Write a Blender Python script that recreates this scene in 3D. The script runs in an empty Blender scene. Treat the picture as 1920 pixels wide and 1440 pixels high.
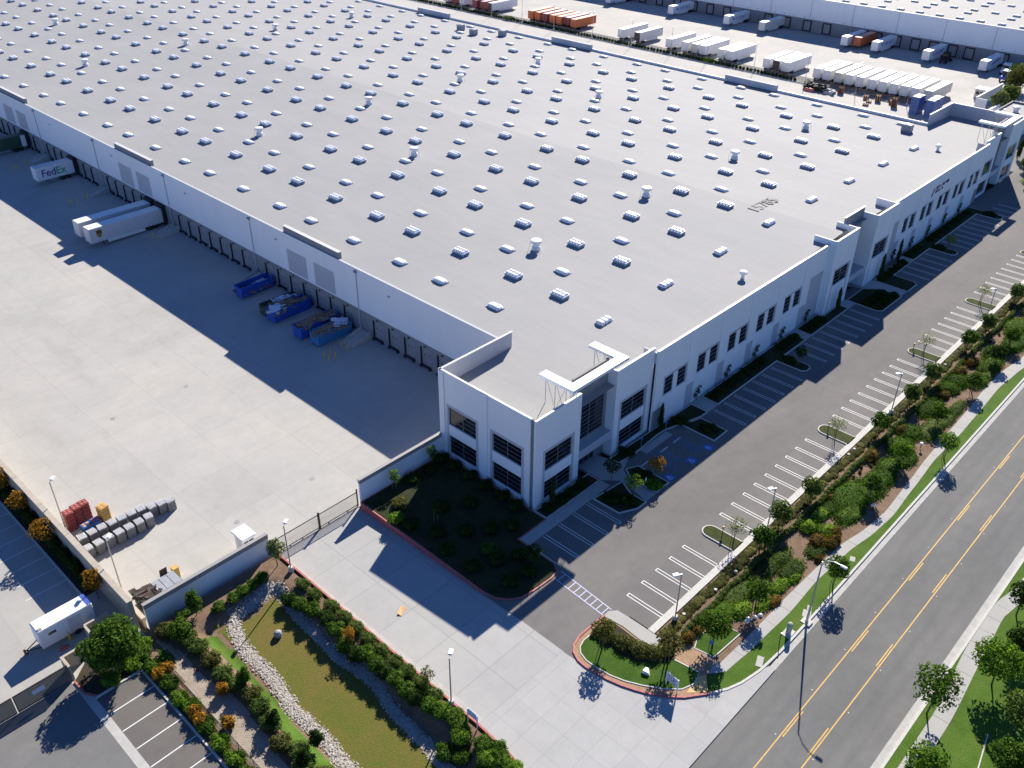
import bpy, math, random
import numpy as np
from mathutils import Vector
random.seed(7); rng = np.random.default_rng(11)
R = math.radians; PI = math.pi
S = bpy.context.scene; COL = S.collection

# ---------------------------------------------------------------- camera, sky, sun, exposure
cd = bpy.data.cameras.new('camera'); cam = bpy.data.objects.new('camera', cd); COL.objects.link(cam)
cam.location = (-82.04, -40.74, 76.91)
YAW, PITCH, ROLL, FPX = 0.7561, -0.5808, 0.0093, 1703.58
fw = Vector((math.cos(PITCH)*math.cos(YAW), math.cos(PITCH)*math.sin(YAW), math.sin(PITCH)))
q = fw.to_track_quat('-Z', 'Y').to_matrix()
from mathutils import Matrix
cam.rotation_euler = (q @ Matrix.Rotation(ROLL, 3, 'Z')).to_euler()
cd.sensor_width = 36.0; cd.lens = 36.0*FPX/1920; cd.clip_start = 1; cd.clip_end = 3000
S.camera = cam
SUN_EL, SUN_AZ = R(31.7), math.atan2(0.431, 0.902)
sd = Vector((math.cos(SUN_EL)*math.cos(SUN_AZ), math.cos(SUN_EL)*math.sin(SUN_AZ), math.sin(SUN_EL)))
W = bpy.data.worlds.new('World'); S.world = W; W.use_nodes = True
nt = W.node_tree; bg = nt.nodes['Background']
sky = nt.nodes.new('ShaderNodeTexSky'); sky.sky_type = 'NISHITA'; sky.sun_disc = False
sky.sun_elevation = SUN_EL; sky.sun_rotation = PI/2 - SUN_AZ; sky.altitude = 1200; sky.air_density = 0.9; sky.dust_density = 0.0; sky.ozone_density = 6.0
tint = nt.nodes.new('ShaderNodeVectorMath'); tint.operation = 'MULTIPLY'; tint.inputs[1].default_value = (0.76, 1.0, 1.36)   # clear deep-blue sky, the same all round
nt.links.new(sky.outputs['Color'], tint.inputs[0]); nt.links.new(tint.outputs[0], bg.inputs['Color']); bg.inputs['Strength'].default_value = 0.062
sl = bpy.data.lights.new('sun', 'SUN'); sl.energy = 5.0; sl.angle = R(0.53); sl.color = (1.0, 0.935, 0.83)
sun = bpy.data.objects.new('sun', sl); COL.objects.link(sun); sun.location = (60, 60, 120)
sun.rotation_euler = (-sd).to_track_quat('-Z', 'Y').to_euler()
vs = S.view_settings; vs.view_transform = 'Standard'; vs.look = 'None'; vs.exposure = 0.84; vs.gamma = 1; vs.use_curve_mapping = False
S.cycles.max_bounces = 6; S.cycles.diffuse_bounces = 3; S.cycles.transparent_max_bounces = 8

# ---------------------------------------------------------------- materials
def newmat(name):
    m = bpy.data.materials.new(name); m.use_nodes = True
    n = m.node_tree.nodes; l = m.node_tree.links; return m, n, l, n['Principled BSDF']
def c4(c): return (c[0], c[1], c[2], 1)
def nz(n, l, scale, detail=4, rough=.55, vec=None, sx=None):
    t = n.new('ShaderNodeTexNoise'); t.inputs['Scale'].default_value = scale; t.inputs['Detail'].default_value = detail; t.inputs['Roughness'].default_value = rough
    if vec is None:
        g = n.new('ShaderNodeNewGeometry'); vec = g.outputs['Position']
    if sx is not None:
        mp = n.new('ShaderNodeMapping'); mp.inputs['Scale'].default_value = sx; l.new(vec, mp.inputs['Vector']); vec = mp.outputs['Vector']
    l.new(vec, t.inputs['Vector']); return t.outputs['Fac']
def ramp(n, l, fac, stops):
    r = n.new('ShaderNodeValToRGB'); e = r.color_ramp.elements
    e[0].position, e[0].color = stops[0][0], c4(stops[0][1]); e[1].position, e[1].color = stops[-1][0], c4(stops[-1][1])
    for p, c in stops[1:-1]:
        k = e.new(p); k.color = c4(c)
    l.new(fac, r.inputs['Fac']); return r.outputs['Color']
def mixc(n, l, fac, a, b, mode='MIX'):
    m = n.new('ShaderNodeMix'); m.data_type = 'RGBA'; m.blend_type = mode
    for s, v in ((m.inputs[0], fac), (m.inputs[6], a), (m.inputs[7], b)):
        if isinstance(v, (int, float)): s.default_value = v
        elif isinstance(v, tuple): s.default_value = c4(v)
        else: l.new(v, s)
    return m.outputs[2]
def math_(n, l, op, a, b=None):
    m = n.new('ShaderNodeMath'); m.operation = op
    for s, v in ((m.inputs[0], a), (m.inputs[1], b)):
        if v is None: continue
        if isinstance(v, (int, float)): s.default_value = v
        else: l.new(v, s)
    return m.outputs[0]
def bump(n, l, b, h, dist=.02, st=.5):
    k = n.new('ShaderNodeBump'); k.inputs['Distance'].default_value = dist; k.inputs['Strength'].default_value = st
    l.new(h, k.inputs['Height']); l.new(k.outputs['Normal'], b.inputs['Normal'])
def scl(c, k): return (c[0]*k, c[1]*k, c[2]*k)
def plain(name, col, rough=.6, var=.08, scale=1.2, metal=0., spec=.5, streak=None):
    m, n, l, b = newmat(name)
    f = nz(n, l, scale, 5, .6, sx=streak)
    l.new(ramp(n, l, f, [(.3, scl(col, 1-var)), (.7, scl(col, 1+var))]), b.inputs['Base Color'])
    b.inputs['Roughness'].default_value = rough; b.inputs['Metallic'].default_value = metal; b.inputs['Specular IOR Level'].default_value = spec
    return m
def slab_mat(name, col, sx, sy, jd=.72, blot=.14, rough=.85, ox=0, oy=0, warm=(1.03, 1.0, .95), crack=0., jw=.06):
    m, n, l, b = newmat(name)
    g = n.new('ShaderNodeNewGeometry'); P = g.outputs['Position']
    f1 = nz(n, l, .045, 6, .62, P); f2 = nz(n, l, .5, 6, .7, P); f3 = nz(n, l, 9., 3, .6, P)
    c = ramp(n, l, f1, [(.3, scl(col, 1-blot)), (.5, col), (.72, tuple(col[i]*warm[i]*(1+blot*.5) for i in range(3)))])
    c = mixc(n, l, .45, c, ramp(n, l, f2, [(.3, scl((1, 1, 1), .8)), (.7, (1.05, 1.05, 1.05))]), 'MULTIPLY')
    c = mixc(n, l, .35, c, ramp(n, l, f3, [(.3, (.85, .85, .85)), (.7, (1.1, 1.1, 1.1))]), 'MULTIPLY')
    st = nz(n, l, .13, 5, .65, P, sx=(1.6, .35, 1))
    c = mixc(n, l, math_(n, l, 'MULTIPLY', ramp(n, l, st, [(.58, (0, 0, 0)), (.75, (1, 1, 1))]), .35), c, scl(col, .68))
    xyz = n.new('ShaderNodeSeparateXYZ'); l.new(P, xyz.inputs[0])
    # each cast panel a touch lighter or darker than the next
    wn = n.new('ShaderNodeTexWhiteNoise'); wn.noise_dimensions = '3D'
    cb = n.new('ShaderNodeCombineXYZ')
    lines = None
    for k, (o, s, off) in enumerate((('X', sx, ox), ('Y', sy, oy))):
        if not s: continue
        u = math_(n, l, 'DIVIDE', math_(n, l, 'ADD', xyz.outputs[o], off+1000*s), s)
        l.new(math_(n, l, 'FLOOR', u), cb.inputs[k])
        fr = math_(n, l, 'FRACT', u)
        d = math_(n, l, 'MULTIPLY', math_(n, l, 'ABSOLUTE', math_(n, l, 'SUBTRACT', fr, .5)), s)
        ln = math_(n, l, 'GREATER_THAN', d, s*.5-jw)
        lines = ln if lines is None else math_(n, l, 'MAXIMUM', lines, ln)
    l.new(cb.outputs[0], wn.inputs['Vector'])
    if lines is not None:
        c = mixc(n, l, .5, c, ramp(n, l, wn.outputs['Value'], [(0, (.93, .93, .935)), (1, (1.06, 1.055, 1.05))]), 'MULTIPLY')
        c = mixc(n, l, math_(n, l, 'MULTIPLY', lines, 1-jd), c, scl(col, .35))
    l.new(c, b.inputs['Base Color']); b.inputs['Roughness'].default_value = rough; b.inputs['Specular IOR Level'].default_value = .25
    bump(n, l, b, f3, .01, .4)
    return m
def asphalt_mat(name, col, tracks=None):
    m, n, l, b = newmat(name)
    g = n.new('ShaderNodeNewGeometry'); P = g.outputs['Position']
    f1 = nz(n, l, .09, 6, .65, P, sx=(.5, 1.3, 1)); f2 = nz(n, l, .6, 5, .7, P); f3 = nz(n, l, 14, 3, .6, P)
    c = ramp(n, l, f1, [(.28, scl(col, .84)), (.5, col), (.75, tuple(v*k for v, k in zip(scl(col, 1.22), (1.02, 1, .97))))])
    c = mixc(n, l, .5, c, ramp(n, l, f2, [(.3, (.82, .82, .82)), (.72, (1.1, 1.1, 1.1))]), 'MULTIPLY')
    c = mixc(n, l, .5, c, ramp(n, l, f3, [(.25, (.8, .8, .8)), (.75, (1.15, 1.15, 1.15))]), 'MULTIPLY')
    f5 = nz(n, l, .22, 4, .6, P)   # dark oily spots
    c = mixc(n, l, math_(n, l, 'MULTIPLY', ramp(n, l, f5, [(.66, (0, 0, 0)), (.76, (1, 1, 1))]), .3), c, scl(col, .6))
    if tracks:
        xyz = n.new('ShaderNodeSeparateXYZ'); l.new(P, xyz.inputs[0])
        tot = None
        for y in tracks:
            d = math_(n, l, 'ABSOLUTE', math_(n, l, 'SUBTRACT', xyz.outputs['Y'], y))
            t = math_(n, l, 'SUBTRACT', 1.0, math_(n, l, 'MINIMUM', math_(n, l, 'DIVIDE', d, .55), 1.0))
            tot = t if tot is None else math_(n, l, 'MAXIMUM', tot, t)
        fw_ = nz(n, l, .25, 4, .6, P, sx=(.3, 1, 1))
        c = mixc(n, l, math_(n, l, 'MULTIPLY', math_(n, l, 'MULTIPLY', tot, fw_), .55), c, scl(col, .72))
    l.new(c, b.inputs['Base Color']); b.inputs['Roughness'].default_value = .9; b.inputs['Specular IOR Level'].default_value = .2
    bump(n, l, b, f3, .012, .5)
    return m
def ground_mat(name, stops, s1=.3, s2=6., rough=.95, sx=None):
    m, n, l, b = newmat(name)
    g = n.new('ShaderNodeNewGeometry'); P = g.outputs['Position']
    f1 = nz(n, l, s1, 6, .7, P, sx=sx); f2 = nz(n, l, s2, 4, .7, P)
    c = ramp(n, l, f1, stops)
    c = mixc(n, l, .75, c, ramp(n, l, f2, [(.25, (.6, .6, .6)), (.75, (1.25, 1.25, 1.2))]), 'MULTIPLY')
    l.new(c, b.inputs['Base Color']); b.inputs['Roughness'].default_value = rough; b.inputs['Specular IOR Level'].default_value = .15
    bump(n, l, b, f2, .06, .9)
    return m
def leaf_mat(name, a, b_, c_=None):
    m, n, l, b = newmat(name)
    g = n.new('ShaderNodeNewGeometry')
    st = [(.0, a), (.55, b_)] + ([(1., c_)] if c_ else [(1., scl(b_, 1.25))])
    c = ramp(n, l, g.outputs['Random Per Island'], st)
    f = nz(n, l, .7, 3, .6)
    c = mixc(n, l, .6, c, ramp(n, l, f, [(.3, (.7, .72, .7)), (.7, (1.2, 1.18, 1.0))]), 'MULTIPLY')
    l.new(c, b.inputs['Base Color']); b.inputs['Roughness'].default_value = .8; b.inputs['Specular IOR Level'].default_value = .08
    tr = n.new('ShaderNodeBsdfTranslucent'); l.new(mixc(n, l, 1., c, (1.3, 1.35, .6), 'MULTIPLY'), tr.inputs['Color'])
    mx = n.new('ShaderNodeMixShader'); mx.inputs[0].default_value = .4
    l.new(b.outputs[0], mx.inputs[1]); l.new(tr.outputs[0], mx.inputs[2])
    l.new(mx.outputs[0], n['Material Output'].inputs['Surface'])
    return m
def roof_mat(name, col):
    m, n, l, b = newmat(name)
    g = n.new('ShaderNodeNewGeometry'); P = g.outputs['Position']
    f1 = nz(n, l, .03, 6, .6, P); f2 = nz(n, l, .35, 6, .7, P, sx=(1.2, .25, 1)); f3 = nz(n, l, 5, 4, .6, P)
    c = ramp(n, l, f1, [(.3, scl(col, .93)), (.7, tuple(v*k for v, k in zip(scl(col, 1.06), (1.02, 1, .98))))])
    c = mixc(n, l, .5, c, ramp(n, l, f2, [(.28, (.88, .88, .89)), (.72, (1.07, 1.07, 1.06))]), 'MULTIPLY')
    c = mixc(n, l, .4, c, ramp(n, l, f3, [(.25, (.85, .85, .85)), (.75, (1.12, 1.12, 1.12))]), 'MULTIPLY')
    xyz = n.new('ShaderNodeSeparateXYZ'); l.new(P, xyz.inputs[0])
    fr = math_(n, l, 'FRACT', math_(n, l, 'DIVIDE', xyz.outputs['Y'], 1.83))
    ln = math_(n, l, 'LESS_THAN', fr, .05)
    c = mixc(n, l, math_(n, l, 'MULTIPLY', ln, .10), c, scl(col, .55))
    f6 = nz(n, l, .5, 5, .7, P)
    c = mixc(n, l, math_(n, l, 'MULTIPLY', ramp(n, l, f6, [(.7, (0, 0, 0)), (.8, (1, 1, 1))]), .35), c, scl(col, 1.25))
    l.new(c, b.inputs['Base Color']); b.inputs['Roughness'].default_value = .8; b.inputs['Specular IOR Level'].default_value = .3
    bump(n, l, b, f3, .01, .4)
    return m
def mesh_alpha(name, col, a):
    m, n, l, b = newmat(name); b.inputs['Base Color'].default_value = c4(col); b.inputs['Roughness'].default_value = .6; b.inputs['Alpha'].default_value = a; return m

M = {}
M['court'] = slab_mat('concrete_court', (.445, .43, .40), 9.1, 9.1, .82, .12, jw=.05)
M['drive'] = slab_mat('concrete_driveway', (.405, .40, .382), 6.1, 6.1, .72, .06, ox=1.0, oy=2.)
M['apron'] = slab_mat('concrete_apron', (.43, .425, .41), 2.9, 2.9, .86, .05, ox=.6, oy=1.)
M['walk'] = slab_mat('concrete_walk', (.42, .41, .385), 0, 0, 1, .07)
M['kerb'] = plain('kerb_concrete', (.55, .535, .49), .85, .1, 2.5, spec=.2)
M['gutter'] = plain('gutter_concrete', (.44, .43, .40), .85, .12, 1.2, spec=.2)
M['redkerb'] = plain('red_kerb_paint', (.42, .12, .11), .7, .25, 3)
M['nlot'] = slab_mat('neighbour_concrete', (.40, .39, .36), 7, 7, .9, .08)
M['asph'] = asphalt_mat('lot_asphalt', (.178, .168, .16))
M['asph2'] = asphalt_mat('stall_asphalt', (.15, .138, .125))
M['asph3'] = asphalt_mat('drive_asphalt', (.185, .182, .175))
M['road'] = asphalt_mat('road_asphalt', (.172, .17, .162), tracks=(-19.4, -20.9, -26.6, -28.2))
M['paint'] = plain('white_road_paint', (.72, .72, .70), .7, .12, 3)
M['yellow'] = plain('yellow_road_paint', (.62, .37, .06), .7, .15, 2)
M['bluep'] = plain('blue_sign_paint', (.03, .16, .55), .6, .15, 2)
M['hatch'] = plain('pale_blue_paint', (.55, .56, .75), .7, .12, 2)
M['roof'] = roof_mat('roof_membrane', (.325, .325, .325))
M['roof2'] = roof_mat('opposite_roof_membrane', (.32, .312, .305))
M['white'] = plain('white_wall_paint', (.84, .84, .835), .75, .03, .35, spec=.25, streak=(1, 1, .15))
M['grey'] = plain('grey_wall_paint', (.27, .265, .27), .75, .05, .4, spec=.25)
M['midgrey'] = plain('mid_grey_paint', (.50, .50, .52), .75, .03, .4, spec=.25)
M['stone'] = plain('beige_block', (.44, .385, .31), .85, .1, 1.2, spec=.2)
M['inner'] = plain('parapet_membrane', (.50, .51, .53), .8, .05, .8, spec=.25)
M['coping'] = plain('coping_metal', (.60, .595, .585), .5, .06, 1, spec=.4)
M['copedark'] = plain('dark_coping', (.30, .285, .28), .6, .08, 1)
M['canopy'] = plain('canopy_white', (.88, .88, .87), .5, .02, 1)
M['steel'] = plain('galvanised_steel', (.42, .42, .42), .45, .12, 2, metal=.6)
M['dsteel'] = plain('dark_steel', (.045, .037, .035), .5, .2, 2, metal=.3)
M['rubber'] = plain('black_rubber', (.018, .018, .02), .8, .2, 3)
M['tyre'] = plain('tyre_rubber', (.02, .02, .02), .85, .2, 3)
M['glass'] = plain('dark_glass', (.010, .012, .018), .06, .2, .3, spec=.6)
M['mull'] = plain('mullion_aluminium', (.40, .39, .37), .45, .08, 1, metal=.5)
M['door'] = plain('dock_door', (.30, .29, .30), .6, .06, 1)
M['dome'] = plain('skylight_acrylic', (.86, .87, .89), .35, .05, 1.5, spec=.4)
M['curb'] = plain('skylight_curb', (.36, .37, .40), .7, .1, 2)
M['vwhite'] = plain('vent_white', (.80, .80, .79), .45, .05, 2)
M['hvac'] = plain('hvac_casing', (.30, .32, .35), .6, .1, 2)
M['twhite'] = plain('trailer_white', (.78, .78, .77), .4, .05, .6, streak=(1, 1, .3))
M['troof'] = plain('trailer_roof', (.84, .83, .80), .5, .05, .6)
M['tgrey'] = plain('trailer_grey', (.60, .60, .60), .45, .06, .8)
M['tcream'] = plain('trailer_cream', (.66, .63, .56), .5, .06, .8)
M['torange'] = plain('container_orange', (.60, .155, .045), .55, .12, 1)
M['torroof'] = plain('container_orange_roof', (.78, .36, .24), .6, .1, 1)
M['tmaroon'] = plain('container_maroon', (.24, .05, .055), .6, .12, 1)
M['tmroof'] = plain('container_maroon_roof', (.50, .36, .38), .6, .12, 1)
M['tgreen'] = plain('trailer_green', (.035, .075, .045), .5, .1, 1)
M['dark'] = plain('dark_void', (.02, .02, .022), .9, .1, 1)
M['brown'] = plain('open_trailer_brown', (.07, .045, .04), .8, .2, 2)
M['purple'] = plain('letter_purple', (.075, .03, .22), .5, .05, 1)
M['lgreen'] = plain('letter_green', (.05, .42, .12), .5, .05, 1)
M['shield'] = plain('shield_brown', (.10, .055, .025), .6, .1, 1)
M['shieldy'] = plain('shield_yellow', (.60, .40, .05), .6, .1, 1)
M['tblue'] = plain('trailer_letter_blue', (.05, .10, .42), .5, .1, 1)
M['dblue'] = plain('dumpster_blue', (.02, .085, .42), .5, .15, .9)
M['dteal'] = plain('dumpster_teal', (.03, .20, .42), .5, .15, .9)
M['dgreen'] = plain('dumpster_green', (.02, .07, .045), .55, .2, 1.2)
M['card'] = plain('cardboard_waste', (.26, .18, .12), .9, .35, 3)
M['film'] = plain('plastic_film', (.55, .62, .75), .4, .2, 3)
M['bolly'] = plain('bollard_yellow', (.70, .50, .03), .55, .1, 2)
M['bale'] = plain('bale_wrap', (.17, .17, .18), .45, .6, 7, spec=.5)
M['bstrip'] = plain('bale_strip', (.66, .66, .67), .4, .1, 3)
M['redbin'] = plain('red_crate', (.26, .045, .04), .6, .2, 2)
M['redlid'] = plain('red_crate_lid', (.48, .15, .12), .6, .2, 3)
M['blubin'] = plain('blue_crate', (.02, .11, .36), .5, .25, 3)
M['tan'] = plain('tan_board', (.62, .33, .12), .7, .15, 3)
M['gold'] = plain('gold_crate', (.60, .36, .10), .6, .15, 3)
M['blueb'] = plain('blue_crate_stack', (.04, .09, .28), .55, .2, 2)
M['pallet'] = plain('pallet_wood', (.24, .12, .075), .85, .25, 3)
M['board'] = plain('sign_board', (.60, .64, .74), .6, .05, 2)
M['ink'] = plain('sign_ink', (.05, .06, .10), .7, .1, 2)
M['signblue'] = plain('wall_letter_navy', (.04, .035, .13), .6, .1, 2)
M['signred'] = plain('wall_letter_maroon', (.16, .03, .09), .6, .1, 2)
M['roofnum'] = plain('roof_numeral', (.15, .15, .155), .8, .15, 3)
M['bark'] = plain('bark', (.12, .085, .06), .9, .2, 4)
M['stake'] = plain('tree_stake', (.20, .14, .09), .9, .2, 4)
M['grass'] = ground_mat('turf', [(.3, (.055, .115, .012)), (.55, (.085, .155, .02)), (.8, (.13, .17, .035))], .35, 7)
M['turf2'] = ground_mat('bright_turf', [(.3, (.035, .085, .010)), (.7, (.07, .13, .016))], .5, 8)
M['basin'] = ground_mat('basin_lawn', [(.28, (.10, .135, .018)), (.5, (.145, .13, .03)), (.74, (.19, .125, .045))], .22, 6)
M['soil'] = ground_mat('mulch_soil', [(.3, (.16, .10, .065)), (.7, (.26, .18, .125))], .8, 7)
M['dirt'] = ground_mat('pale_dirt', [(.3, (.30, .245, .19)), (.7, (.42, .36, .295))], .8, 6)
M['dsoil'] = ground_mat('dark_soil', [(.3, (.035, .032, .022)), (.7, (.075, .06, .045))], .8, 7)
M['dull'] = ground_mat('dull_groundcover', [(.3, (.035, .05, .014)), (.7, (.075, .085, .028))], 1.2, 9)
M['gdark'] = ground_mat('dark_groundcover', [(.3, (.018, .028, .010)), (.55, (.035, .042, .018)), (.75, (.06, .05, .035))], .5, 8)
M['earth'] = ground_mat('dry_earth', [(.3, (.22, .19, .14)), (.7, (.32, .28, .21))], .05, 2)
M['decomp'] = ground_mat('tan_pavers', [(.3, (.34, .21, .13)), (.7, (.44, .30, .20))], 1.5, 9)
M['ochre'] = plain('ochre_tactile', (.62, .42, .17), .8, .1, 2)
M['stones'] = plain('cobble_stone', (.46, .42, .37), .85, .3, 3, spec=.2)
M['leafA'] = leaf_mat('leaf_green', (.026, .062, .008), (.066, .135, .016), (.135, .22, .035))
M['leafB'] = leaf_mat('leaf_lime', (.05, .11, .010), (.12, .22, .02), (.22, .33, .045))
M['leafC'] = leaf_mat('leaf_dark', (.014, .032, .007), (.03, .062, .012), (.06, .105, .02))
M['leafD'] = leaf_mat('leaf_olive', (.05, .056, .016), (.105, .112, .032), (.18, .175, .06))
M['leafE'] = leaf_mat('leaf_orange', (.16, .08, .012), (.34, .17, .02), (.50, .27, .035))
M['leafF'] = leaf_mat('leaf_grey_green', (.045, .078, .02), (.095, .145, .035), (.165, .22, .06))
M['leafG'] = leaf_mat('leaf_pale', (.10, .125, .05), (.19, .225, .10), (.30, .33, .18))
M['leafR'] = leaf_mat('leaf_bronze', (.06, .05, .012), (.13, .09, .02), (.22, .12, .03))
M['chain'] = mesh_alpha('chain_link', (.10, .09, .08), .35)
M['gmesh'] = mesh_alpha('gate_mesh', (.12, .12, .11), .75)

# ---------------------------------------------------------------- mesh helpers
class MB:
    def __init__(s): s.v = []; s.f = []
    def quad(s, a, b, c, d):
        i = len(s.v); s.v += [a, b, c, d]; s.f.append((i, i+1, i+2, i+3)); return s
    def box(s, x0, x1, y0, y1, z0, z1):
        i = len(s.v)
        s.v += [(x0,y0,z0),(x1,y0,z0),(x1,y1,z0),(x0,y1,z0),(x0,y0,z1),(x1,y0,z1),(x1,y1,z1),(x0,y1,z1)]
        s.f += [(i,i+3,i+2,i+1),(i+4,i+5,i+6,i+7),(i,i+1,i+5,i+4),(i+1,i+2,i+6,i+5),(i+2,i+3,i+7,i+6),(i+3,i,i+4,i+7)]; return s
    def bbox(s, x0, x1, y0, y1, z0, z1, b=.06):      # box with chamfered top and vertical edges
        p = [(x0+b,y0),(x1-b,y0),(x1,y0+b),(x1,y1-b),(x1-b,y1),(x0+b,y1),(x0,y1-b),(x0,y0+b)]
        q2 = [(x0+2*b,y0+b),(x1-2*b,y0+b),(x1-b,y0+2*b),(x1-b,y1-2*b),(x1-2*b,y1-b),(x0+2*b,y1-b),(x0+b,y1-2*b),(x0+b,y0+2*b)]
        s.loft([[(a, c, z0) for a, c in p], [(a, c, z1-b) for a, c in p], [(a, c, z1) for a, c in q2]]); return s
    def loft(s, rings, cap=True, closed=True):
        i = len(s.v); n = len(rings[0])
        for r in rings: s.v += [tuple(p) for p in r]
        for k in range(len(rings)-1):
            for j in range(n if closed else n-1):
                a = i+k*n+j; b = i+k*n+(j+1) % n; s.f.append((a, b, b+n, a+n))
        if cap:
            s.f.append(tuple(i+j for j in range(n-1, -1, -1))); s.f.append(tuple(i+(len(rings)-1)*n+j for j in range(n)))
        return s
    def prism(s, poly, z0, z1):
        return s.loft([[(x, y, z0) for x, y in poly], [(x, y, z1) for x, y in poly]])
    def cyl(s, x, y, z0, z1, r0, r1=None, n=10, cap=True):
        r1 = r0 if r1 is None else r1
        return s.loft([[(x+r*math.cos(2*PI*k/n), y+r*math.sin(2*PI*k/n), z) for k in range(n)] for r, z in ((r0, z0), (r1, z1))], cap)
    def lathe(s, x, y, prof, n=12):
        return s.loft([[(x+r*math.cos(2*PI*k/n), y+r*math.sin(2*PI*k/n), z) for k in range(n)] for r, z in prof])
    def tube(s, pts, r, n=6, r1=None):
        rings = []; r1 = r if r1 is None else r1; pts = [Vector(p) for p in pts]
        for k, p in enumerate(pts):
            d = (pts[min(k+1, len(pts)-1)]-pts[max(k-1, 0)]).normalized()
            u = d.cross(Vector((0, 0, 1)) if abs(d.z) < .9 else Vector((1, 0, 0))).normalized(); w = d.cross(u)
            rr = r+(r1-r)*k/max(1, len(pts)-1)
            rings.append([tuple(p+u*rr*math.cos(2*PI*j/n)+w*rr*math.sin(2*PI*j/n)) for j in range(n)])
        return s.loft(rings)
    def wheel(s, x, y, z, r, w, n=14):                 # axis along y
        return s.loft([[(x+q_*math.cos(2*PI*k/n), y+yy, z+q_*math.sin(2*PI*k/n)) for k in range(n)] for q_, yy in ((r*.9, -w/2), (r, -w/2+.05), (r, w/2-.05), (r*.9, w/2))])
    def mesh(s, name, mat):
        me = bpy.data.meshes.new(name); me.from_pydata(s.v, [], s.f); me.update()
        if mat: me.materials.append(M[mat] if isinstance(mat, str) else mat)
        return me
    def build(s, name, mat, parent=None, loc=None, rz=0):
        return link(name, s.mesh(name, mat), parent, loc, rz)
def link(name, me, parent=None, loc=None, rz=0):
    o = bpy.data.objects.new(name, me); COL.objects.link(o)
    if parent: o.parent = parent
    if loc: o.location = loc
    if rz: o.rotation_euler = (0, 0, rz)
    return o
def tag(o, label=None, cat=None, group=None, kind=None):
    if label: o['label'] = label
    if cat: o['category'] = cat
    if group: o['group'] = group
    if kind: o['kind'] = kind
    return o
def thing(name, label, cat, loc=(0, 0, 0), rz=0, group=None):
    return tag(link(name, None, None, loc, rz), label, cat, group)
def struct(o): o['kind'] = 'structure'; return o
def copy_tree(o, parent=None):
    c = o.copy(); COL.objects.link(c); c.parent = parent
    for ch in list(o.children): copy_tree(ch, c)
    return c
ORD = 'first second third fourth fifth sixth seventh eighth ninth tenth eleventh twelfth thirteenth fourteenth fifteenth sixteenth seventeenth eighteenth nineteenth twentieth'.split()
ORD += ['twenty-'+o for o in ORD[:9]] + ['thirtieth'] + ['thirty-'+o for o in ORD[:9]] + ['fortieth'] + ['forty-'+o for o in ORD[:9]]
def npmesh(name, V, F, mat):
    me = bpy.data.meshes.new(name)
    V = np.asarray(V, np.float32); F = np.asarray(F, np.int32); k = F.shape[1]
    me.vertices.add(len(V)); me.vertices.foreach_set('co', V.ravel())
    me.loops.add(F.size); me.loops.foreach_set('vertex_index', F.ravel())
    me.polygons.add(len(F)); me.polygons.foreach_set('loop_start', np.arange(0, F.size, k, dtype=np.int32)); me.polygons.foreach_set('loop_total', np.full(len(F), k, np.int32))
    me.update(); me.validate()
    if mat: me.materials.append(M[mat])
    return me
def gz(x, y):
    c = min(max((-2.5-x)/18.5, 0), 1); t = min(max((y-6)/34, 0), 1)
    return (-0.5-0.7*c)*t
def pt_in(poly, x, y):
    r = False; n = len(poly); j = n-1
    for i in range(n):
        xi, yi = poly[i]; xj, yj = poly[j]
        if (yi > y) != (yj > y) and x < (xj-xi)*(y-yi)/(yj-yi)+xi: r = not r
        j = i
    return r
def sheet(name, poly, z, mat, depth=1.6):
    return struct(MB().prism(poly, z-depth, z).build(name, mat))
def strip(mb, pts, w, z0, z1):
    """solid band of width w along a polyline"""
    L = []; Rr = []
    for k, p in enumerate(pts):
        a = pts[max(k-1, 0)]; b = pts[min(k+1, len(pts)-1)]; d = Vector((b[0]-a[0], b[1]-a[1], 0)).normalized()
        L.append((p[0]-d.y*w/2, p[1]+d.x*w/2)); Rr.append((p[0]+d.y*w/2, p[1]-d.x*w/2))
    mb.loft([[(l_[0], l_[1], z0), (r_[0], r_[1], z0), (r_[0], r_[1], z1), (l_[0], l_[1], z1)] for l_, r_ in zip(L, Rr)])
    return mb
def rrect(x0, x1, y0, y1, r, n=6, ends='N'):
    """rectangle whose +y end is rounded"""
    p = [(x0, y0), (x1, y0)]
    p += [(x1-r+r*math.cos(a), y1-r+r*math.sin(a)) for a in [PI/2*k/n for k in range(n+1)]]
    p += [(x0+r+r*math.cos(a), y1-r+r*math.sin(a)) for a in [PI/2+PI/2*k/n for k in range(n+1)]]
    return p
def inset(poly, d):
    cx = sum(p[0] for p in poly)/len(poly); cy = sum(p[1] for p in poly)/len(poly); out = []
    n = len(poly)
    for i in range(n):
        a = Vector(poly[i-1]); b = Vector(poly[i]); c = Vector(poly[(i+1) % n])
        n1 = Vector((-(b-a).y, (b-a).x)).normalized() if (b-a).length > 1e-6 else Vector((0, 0)); n2 = Vector((-(c-b).y, (c-b).x)).normalized() if (c-b).length > 1e-6 else n1
        m = (n1+n2); m = m.normalized() if m.length > 1e-6 else n1
        k = d/max(.4, m.dot(n1) if n1.length else 1)
        out.append((b.x+m.x*k, b.y+m.y*k))
    return out

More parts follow.
